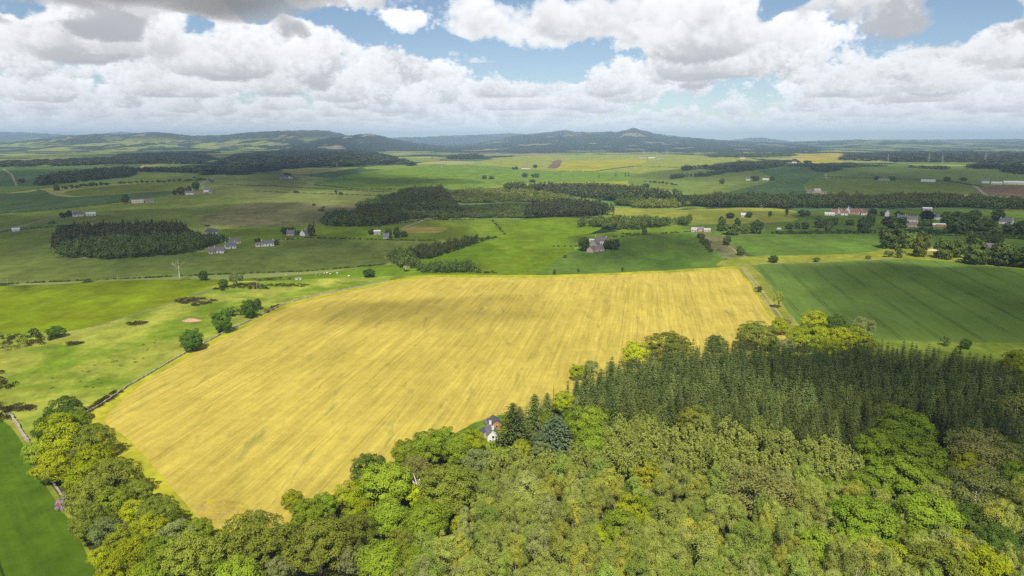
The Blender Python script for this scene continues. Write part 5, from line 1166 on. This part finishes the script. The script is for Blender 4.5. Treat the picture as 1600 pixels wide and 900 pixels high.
def house(x, yb, wpx, label, wall_m, roof_m, L=None, W=6.5, hw=3.0, pitch=42, rz=0, chim=2, wins=3, name='house', dz=0, cat=None, gable=False, group=None):
    """a gabled house whose front, wpx photo pixels wide, stands at photo x with its foot at yb; rz turns it (degrees) from facing the viewpoint"""
    gx, gy, gz = at(x, yb); d = slant(gx, gy); L = L or max(5.0, wpx * .92 * d / FPX); yaw = -math.atan2(gx, gy) + R(rz)
    o = empty(name, (gx, gy, gz + dz), yaw); tag(o, label, cat or name.replace('_', ' '), group)
    rh = W / 2 * math.tan(R(pitch)); x2, y2 = L / 2, W / 2
    V = [(-x2, -y2, -.5), (x2, -y2, -.5), (x2, y2, -.5), (-x2, y2, -.5), (-x2, -y2, hw), (x2, -y2, hw), (x2, y2, hw), (-x2, y2, hw), (-x2, 0, hw + rh), (x2, 0, hw + rh)]
    link('wall', polymesh('wall', V, [(0, 1, 5, 4), (2, 3, 7, 6), (1, 2, 6, 9, 5), (3, 0, 4, 8, 7), (3, 2, 1, 0)]), o, wall_m)
    e, t = .28, .16; sl_ = math.tan(R(pitch)); V = []; F = []
    for s in (-1, 1):
        a = (y2 + e); b = len(V)
        V += [(-x2 - e, s * a, hw - e * sl_ + .02), (x2 + e, s * a, hw - e * sl_ + .02), (x2 + e, 0, hw + rh + .02), (-x2 - e, 0, hw + rh + .02)]
        V += [(p[0], p[1], p[2] + t) for p in V[b:b + 4]]
        F += [tuple(b + i for i in f) for f in ((0, 1, 2, 3), (7, 6, 5, 4), (0, 4, 5, 1), (1, 5, 6, 2), (3, 2, 6, 7), (0, 3, 7, 4))]
    rf = link('roof', polymesh('roof', V, F), o, roof_m)
    if chim:
        for k in range(chim):
            cx = (-x2 + .45, x2 - .45, 0)[k]; p = Parts(); p.box((cx, 0, hw + rh + .45), (.7, .9, 1.6), 0); p.box((cx, 0, hw + rh + 1.33), (.86, 1.06, .14), 0)
            for q in (-.22, .22): p.tube([(cx, q, hw + rh + 1.4), (cx, q, hw + rh + 1.75)], [.12, .10], 6, 1)
            p.build('chimney', [wall_m, m_red], rf)
    for k in range(wins):
        wx = -x2 + L * (k + .5) / wins; door = (k == wins // 2 and wins > 1)
        p = Parts()
        if door: p.box((wx, -y2 - .03, 1.0), (1.0, .10, 2.0)); p.build('door', m_door, o)
        else:
            p.box((wx, -y2 - .02, hw * .58), (1.15, .08, 1.35), 0); p.box((wx, -y2 - .07, hw * .58), (.95, .04, 1.15), 1); p.build('window', [m_bargeb, m_pane], o)
    if gable:
        for s in (-1, 1):
            p = Parts(); p.box((s * (x2 + .02), 0, hw * .62), (.08, .95, 1.25), 0); p.box((s * (x2 + .07), 0, hw * .62), (.04, .78, 1.05), 1); p.build('window', [m_bargeb, m_pane], o)
    return o
# the cottage by the golden field: white gable towards the viewpoint
gx, gy, gz = at(768, 686)
c = house(768, 684, 0, 'white gabled cottage with slate roof among the trees', m_white, m_slate, L=6.4, W=4.4, hw=2.7, pitch=44, rz=101, chim=2, wins=3, name='cottage', gable=True, cat='cottage')
house(757, 681, 0, 'low pink lean-to building beside the white cottage', m_pinkw, m_dslate, L=4.2, W=3.2, hw=1.9, pitch=30, rz=101, chim=0, wins=1, name='shed')
house(773, 667, 0, 'orange timber barn with white edged roof behind the cottage', m_wood, m_dslate, L=6, W=4.8, hw=2.4, pitch=36, rz=104, chim=0, wins=1, name='barn', gable=True)
house(764, 665, 0, 'small stone lean-to shed left of the timber barn', m_stone, m_slate, L=3.6, W=3.0, hw=1.6, pitch=25, rz=104, chim=0, wins=1, name='shed')
for a in [
    (331, 366, 17, 'white house with dark slate roof above the square wood trees', m_white, m_dslate, None, 8, 3.2, 42, -12, 2, 3),
    (367, 380, 16, 'bungalow with pale roof, upper of three by the square wood', m_cream, m_mauve, None, 9, 2.8, 34, 10, 1, 3),
    (360, 388, 15, 'dark roofed white house, middle of three by the square wood', m_white, m_slate, None, 8, 3, 40, 14, 2, 3),
    (343, 395, 14, 'white fronted house with brown roof at the foot of the square wood', m_white, m_mauve, None, 8, 3, 40, -8, 1, 3),
    (331, 396, 9, 'small pale house left of the brown roofed one', m_cream, m_mauve, None, 7, 2.6, 38, 5, 1, 2),
    (418, 384, 19, 'long white house with slate roof in the dull green field', m_white, m_slate, None, 8, 3.2, 36, 6, 2, 4),
    (404, 385, 9, 'low white shed left of the long white house', m_white, m_mauve, None, 7, 2.6, 30, 6, 0, 2),
    (455, 368, 12, 'pink granite cottage beside the moor', m_pinkw, m_slate, None, 7, 3.4, 44, -20, 2, 3),
    (475, 368, 9, 'grey gabled cottage right of the pink one', m_white, m_slate, None, 7, 3.6, 46, 55, 2, 2),
    (589, 366, 11, 'flat roofed pale house with a white top', m_grey, m_tin, None, 9, 4.2, 12, 5, 0, 3),
    (604, 373, 9, 'small grey cottage under two dark trees', m_grey, m_slate, None, 7, 3, 44, -10, 2, 2),
    (622, 371, 5, 'tiny pale outbuilding right of the small grey cottage', m_cream, m_slate, None, 5, 2.6, 40, 0, 0, 1),
    (122, 338, 13, 'white roadside house on the left lane', m_white, m_mauve, None, 9, 3.6, 38, 8, 2, 3),
    (142, 337, 12, 'low white roofed shed right of the roadside house', m_white, m_tin, None, 9, 3, 28, 5, 0, 2),
    (25, 361, 9, 'small white roofed hut on the left lane', m_white, m_tin, None, 6, 2.4, 30, 0, 0, 1),
    (215, 317, 16, 'long low pale farm range with grey roof', m_cream, m_grey, None, 10, 3, 30, 4, 1, 4),
    (232, 316, 14, 'long low brown roofed range right of the pale farm', m_grey, m_mauve, None, 10, 3, 30, 4, 0, 3),
    (296, 304, 11, 'white fronted roadside farmhouse among dark trees', m_white, m_slate, None, 10, 4, 40, 5, 2, 3),
    (324, 300, 9, 'tall white farmhouse right of the roadside farm', m_white, m_slate, None, 9, 5, 44, -25, 2, 3),
    (330, 302, 6, 'small shed beside the tall white farmhouse', m_grey, m_slate, None, 8, 3, 36, -25, 0, 1),
    (443, 279, 13, 'dark roofed small farm on the far grazing', m_grey, m_slate, None, 12, 4, 40, 5, 1, 2),
    (454, 279, 5, 'white gable at the end of the dark roofed farm', m_white, m_slate, None, 9, 4, 44, 40, 1, 1),
    (939, 381, 20, 'grey slate roofed farmhouse with white fronts', m_white, m_mauve, None, 9, 4.0, 42, -14, 2, 4),
    (930, 384, 12, 'grey slate barn touching the farmhouse, lower left', m_grey, m_slate, None, 8, 3.4, 40, 60, 0, 2),
    (925, 378, 8, 'pale tin roofed lean-to left of the farmhouse', m_cream, m_tin, None, 6, 2.6, 18, -10, 0, 1),
    (934, 392, 17, 'mauve slate steading range in front of the farmhouse', m_pinkw, m_mauve, None, 8, 3.0, 36, 30, 0, 3),
    (923, 394, 8, 'pink granite gabled barn left of the steading range', m_pinkw, m_mauve, None, 7, 3.4, 40, 65, 0, 1),
    (821, 264, 14, 'pale brick steading on the sunlit rise', m_cream, m_mauve, None, 14, 4, 32, 5, 0, 3),
    (1003, 247, 14, 'dark brick farm sheds on the skyline of the rise', m_pinkw, m_mauve, None, 16, 5, 30, 5, 0, 3),
    (1018, 247, 10, 'white farm shed on the skyline of the rise', m_white, m_mauve, None, 14, 5, 30, 5, 0, 2),
    (1031, 248, 9, 'low brown farm shed right on the skyline of the rise', m_grey, m_mauve, None, 12, 4, 30, 5, 0, 2),
    (1160, 248, 8, 'pale house right on the skyline of the rise', m_white, m_red, None, 14, 5, 40, 5, 1, 2),
    (1266, 302, 10, 'pinkish steading range on the blue green field, left', m_pinkw, m_mauve, None, 9, 3.6, 36, -15, 0, 3),
    (1276, 301, 11, 'tallest pinkish steading in the blue green field', m_pinkw, m_grey, None, 9, 5, 40, 30, 1, 3),
    (1287, 303, 8, 'low pinkish shed at the right of the steading', m_pinkw, m_mauve, None, 8, 3, 30, 0, 0, 2),
    (1169, 282, 6, 'tiny white farm by the dark tree in the wedge field', m_white, m_slate, None, 9, 4, 40, 0, 1, 2),
    (1196, 282, 9, 'pale low shed right of the tiny white farm', m_cream, m_tin, None, 9, 3, 30, 0, 0, 2),
    (1381, 282, 15, 'low grey steading on the olive field', m_grey, m_mauve, None, 11, 3.5, 30, 5, 0, 3),
    (1450, 284, 18, 'long white shed on the olive field', m_white, m_tin, None, 12, 4.5, 16, 3, 0, 4),
    (1539, 286, 9, 'tall white farmhouse at the right lane', m_white, m_slate, None, 10, 6, 42, 20, 2, 3),
    (1557, 288, 13, 'pale sheds right of the tall white farmhouse', m_cream, m_tin, None, 12, 4, 26, 0, 0, 3),
    (1584, 288, 24, 'large white roofed farm sheds at the right edge', m_cream, m_tin, None, 16, 5, 24, 4, 0, 4),
    (1250, 249, 10, 'pale farm under the yellow field on the right', m_cream, m_mauve, None, 14, 5, 34, 0, 0, 2),
    (1241, 255, 7, 'white house below the yellow field farm', m_white, m_slate, None, 12, 5, 40, 0, 1, 2),
    (1296, 336, 14, 'long low white building at the left of the village', m_white, m_tin, None, 8, 2.6, 20, 3, 0, 4),
    (1303, 335, 9, 'red roofed village house, leftmost', m_pinkw, m_red, None, 8, 4, 44, -10, 1, 3),
    (1312, 334, 8, 'red roofed village house with white gable', m_white, m_red, None, 8, 4.5, 46, 60, 1, 2),
    (1319, 336, 10, 'white fronted red roofed house in the village front row', m_white, m_red, None, 8, 3.6, 42, 5, 2, 3),
    (1326, 333, 7, 'steep white gabled house in the middle of the village', m_white, m_slate, None, 8, 5, 50, 70, 1, 2),
    (1334, 335, 9, 'red roofed house right of the white gable', m_pinkw, m_red, None, 8, 4.4, 46, -15, 1, 3),
    (1342, 335, 9, 'orange roofed house near the right end of the village', m_cream, m_red, None, 8, 4.2, 46, 30, 1, 3),
    (1350, 336, 8, 'last red roofed house at the right of the village', m_white, m_red, None, 8, 4, 44, -5, 1, 2),
    (1386, 338, 5, 'lone white gable among dark trees', m_white, m_white, None, 6, 5, 56, 85, 0, 1),
    (1408, 344, 11, 'slate roofed white cottage in the trees left of the steading', m_white, m_slate, None, 8, 3.6, 46, -10, 2, 3),
    (1425, 347, 14, 'grey slate house behind the pink steading wall', m_cream, m_slate, None, 8, 4.4, 44, 8, 2, 3),
    (1425, 354, 17, 'pink granite steading with grey roof', m_pinkw, m_mauve, None, 8, 3.4, 36, 5, 0, 4),
    (1448, 329, 12, 'white roofed open barn on the ridge road', m_grey, m_tin, None, 11, 4, 14, 10, 0, 2),
    (1463, 343, 10, 'white gabled house right of the copper beech', m_white, m_slate, None, 8, 4, 46, 50, 1, 2),
    (1470, 354, 14, 'open sided barn with curved white tin roof', m_wood, m_tin, None, 9, 3.4, 12, 12, 0, 2),
    (1456, 354, 8, 'small red brown shed left of the open sided barn', m_pinkw, m_tin, None, 7, 3, 24, 5, 0, 1),
    (1572, 350, 15, 'pale cottage at the right behind dark trees', m_white, m_slate, None, 9, 3.8, 44, -14, 2, 3),
    (1550, 392, 28, 'large grey brown roofed barn among the right trees', m_pinkw, m_mauve, None, 14, 4.6, 26, -6, 0, 3),
    (1085, 362, 9, 'grey stone steading left of the hedge end', m_grey, m_grey, None, 8, 2.8, 34, -8, 0, 2),
    (1094, 361, 10, 'pinkish ruined range in the steading by the path', m_pinkw, m_mauve, None, 7, 2.8, 34, 20, 0, 2),
    (1105, 362, 10, 'low stone range at the right of the path steading', m_pinkw, m_grey, None, 7, 2.4, 30, 0, 0, 2),
    (1161, 339, 7, 'small roadside cottage with pale roof', m_cream, m_tin, None, 7, 3.2, 40, 5, 1, 2),
    (1189, 324, 5, 'tiny white house at the foot of the valley wood', m_white, m_tin, None, 8, 3, 30, 0, 0, 1),
    (466, 437, 9, 'low pale stone trough shed on the sheep strip', m_cream, m_grey, None, 2.4, 1.3, 14, 4, 0, 1)]:
    x, yb, w, lab, wm, rm, L, Wd, hw, pt, rz, ch, wn = a
    nm = 'barn' if 'barn' in lab else 'shed' if 'shed' in lab else 'steading' if 'steading' in lab or 'range' in lab else 'farmhouse' if 'farm' in lab else 'cottage' if 'cottage' in lab else 'house'
    house(x, yb, w, lab, wm, rm, L, Wd, hw, pt, rz, ch, wn, name=nm)
# white horsebox trailer in the far pasture
gx, gy, gz = at(1217, 359); o = empty('horsebox', (gx, gy, gz)); tag(o, 'white horsebox trailer parked in the pasture left of the tree row', 'trailer')
p = Parts(); p.box((0, 0, 1.5), (5.2, 2.1, 2.1), 0, 0, .94); p.box((-2.9, 0, .9), (.9, 1.6, .9)); p.build('body', m_white, o)
for s in (-.6, .6):
    for q in (-1, 1): p = Parts(); p.tube([(s, q * 1.0, .4), (s, q * 1.2, .4)], .4, 10); p.build('wheel', m_door, o)
# bare earth mound
gx, gy, gz = at(300, 501); rng = np.random.default_rng(2); V = [(0, 0, 1.3)]; n = 18
for i, (rr, zz) in enumerate(((.35, 1.2), (.7, .6), (1.05, -.15))):
    V += [(math.cos(2 * math.pi * k / n) * 6.5 * rr * (1 + rng.normal(0, .09)), math.sin(2 * math.pi * k / n) * 3.6 * rr * (1 + rng.normal(0, .09)), zz * (1 + rng.normal(0, .12))) for k in range(n)]
F = [(0, 1 + k, 1 + (k + 1) % n) for k in range(n)] + [(1 + i * n + k, 1 + (i + 1) * n + k, 1 + (i + 1) * n + (k + 1) % n, 1 + i * n + (k + 1) % n) for i in range(2) for k in range(n)]
o = link('earth_mound', polymesh('earth_mound', V, F), None, mat_plain('red_earth', (.40, .25, .155), .4, .6)); o.location = (gx, gy, gz); tag(o, 'reddish bare earth mound in the rough pasture', 'mound')
gx, gy, gz = at(1464, 391); V2 = [(a * 1.9, b * 1.4, c * .9) for a, b, c in V]
o = link('earth_mound', polymesh('earth_mound', V2, F), None, mat_plain('sand', (.52, .42, .28), .3, .6)); o.location = (gx, gy, gz); tag(o, 'pale sandy bank between the barn trees', 'mound')
# sheep
m_wool = mat_plain('wool', (.72, .69, .60), .15, 4); m_face = mat_plain('dark_face', (.05, .045, .04), .1, 4)
def sheep_mesh():
    import bmesh
    bm = bmesh.new(); rows = [(-.62, .10, .72), (-.52, .30, .68), (-.2, .40, .66), (.15, .39, .67), (.42, .30, .70), (.55, .19, .80), (.68, .14, .90), (.80, .12, .88), (.95, .06, .80)]; rings = []
    for x, r, z in rows: rings.append([bm.verts.new((x, r * math.cos(2 * math.pi * k / 10), z + r * math.sin(2 * math.pi * k / 10))) for k in range(10)])
    for a, b in zip(rings, rings[1:]):
        for k in range(10): f = bm.faces.new((a[k], a[(k + 1) % 10], b[(k + 1) % 10], b[k])); f.material_index = 1 if a is rings[6] or a is rings[7] else 0
    bm.faces.new(rings[0][::-1]); f = bm.faces.new(rings[-1]); f.material_index = 1
    for x in (-.4, .38):
        for y in (-.2, .2):
            c = [[bm.verts.new((x + dx * w, y + dy * w, z)) for dx, dy in ((-1, -1), (1, -1), (1, 1), (-1, 1))] for z, w in ((.5, .09), (.25, .05), (-.02, .045))]
            for a, b in zip(c, c[1:]):
                for k in range(4): f = bm.faces.new((b[k], b[(k + 1) % 4], a[(k + 1) % 4], a[k])); f.material_index = 1
            bm.faces.new(c[-1][::-1])
    for s in (-1, 1):
        v = [bm.verts.new(q) for q in ((.74, s * .11, .96), (.80, s * .11, .95), (.78, s * .26, .92))]; f = bm.faces.new(v); f.material_index = 1
    me = bpy.data.meshes.new('sheep'); bm.to_mesh(me); bm.free(); me.materials.append(m_wool); me.materials.append(m_face); return me
SM = sheep_mesh()
for i, (x, y) in enumerate([(447, 431.5), (465, 429.5), (500, 430.5), (507, 428.5), (511, 427.8), (527, 428), (545, 432.5), (516, 429.5)]):
    gx, gy, gz = at(x, y); o = link('sheep', SM); o.location = (gx, gy, gz); o.rotation_euler = (0, 0, random.uniform(0, 6.28)); o.scale = (1.25,) * 3; tag(o, 'white sheep grazing on the sunny strip above the golden field', 'sheep', 'sheep on the sunny grass strip')
# pylons and wind turbines
m_steel = mat_plain('galvanised_steel', (.36, .38, .39), .1, 1, .5, .4)
def pylon_mesh(h):
    p = Parts(); w0 = h * .085; lv = [(0, w0), (h * .3, w0 * .68), (h * .55, w0 * .42), (h * .72, w0 * .26), (h, w0 * .05)]; t = h * .0042
    for sx, sy in ((-1, -1), (1, -1), (1, 1), (-1, 1)): p.tube([(sx * w, sy * w, z) for z, w in lv], [t, t, t * .9, t * .8, t * .7], 4)
    for (z0, a), (z1, b) in zip(lv, lv[1:]):
        for (s0, s1) in (((-1, -1), (1, -1)), ((1, -1), (1, 1)), ((1, 1), (-1, 1)), ((-1, 1), (-1, -1))):
            p.tube([(s0[0] * a, s0[1] * a, z0), (s1[0] * b, s1[1] * b, z1)], t * .6, 3); p.tube([(s1[0] * a, s1[1] * a, z0), (s0[0] * b, s0[1] * b, z1)], t * .6, 3)
    arms = Parts()
    for z, L in ((h * .72, .12), (h * .82, .15), (h * .92, .10)): arms.tube([(-h * L, 0, z), (0, 0, z + h * .025), (h * L, 0, z)], [t * .5, t, t * .5], 4); arms.tube([(-h * L, 0, z), (h * L, 0, z)], t * .6, 4)
    return p.mesh('lattice', [m_steel]), arms.mesh('crossarms', [m_steel])
PY = pylon_mesh(44.0)
for x, yb, hp, lab in [(690, 269, 18, 'pale lattice pylon standing on the sunlit strip'), (527, 267, 14, 'lattice pylon before the hill wood'), (272, 266, 12, 'lattice pylon before the dark belt on the left'), (1387, 254, 11, 'lattice pylon at the left of the far right plain'), (1451, 254, 12, 'lattice pylon in the middle of the far right plain'), (1472, 256, 12, 'lattice pylon right of the middle one on the plain'), (1539, 254, 13, 'tallest lattice pylon on the far right plain'), (398, 262, 10, 'far lattice pylon above the belt, left of the hill wood')]:
    gx, gy, gz = at(x, yb); o = empty('pylon', (gx, gy, gz), random.uniform(-.4, .4), hp * slant(gx, gy) / FPX / 44); tag(o, lab, 'pylon', 'lattice pylons'); link('lattice', PY[0], o); link('crossarms', PY[1], o)
for x, yb, hp, lab in [(1005, 243, 9, 'white wind turbine above the skyline sheds, left'), (1042, 243, 8, 'white wind turbine right of the skyline sheds')]:
    gx, gy, gz = at(x, yb); h = hp * .7 * slant(gx, gy) / FPX; o = empty('wind_turbine', (gx, gy, gz), .3); tag(o, lab, 'turbine', 'wind turbines on the rise')
    p = Parts(); p.tube([(0, 0, -1), (0, 0, h)], [h * .035, h * .02], 10); p.build('tower', m_white, o, True); p = Parts(); p.box((0, .4, h + h * .02), (h * .05, h * .13, h * .05)); p.build('nacelle', m_white, o)
    for k in range(3):
        a = .4 + k * 2.094; p = Parts(); c, s = math.cos(a), math.sin(a); p.tube([(0, -h * .07, h * 1.02), (c * h * .2, -h * .07, h * 1.02 + s * h * .2), (c * h * .42, -h * .07, h * 1.02 + s * h * .42)], [h * .012, h * .022, h * .006], 6); p.build('blade', m_white, o, True)
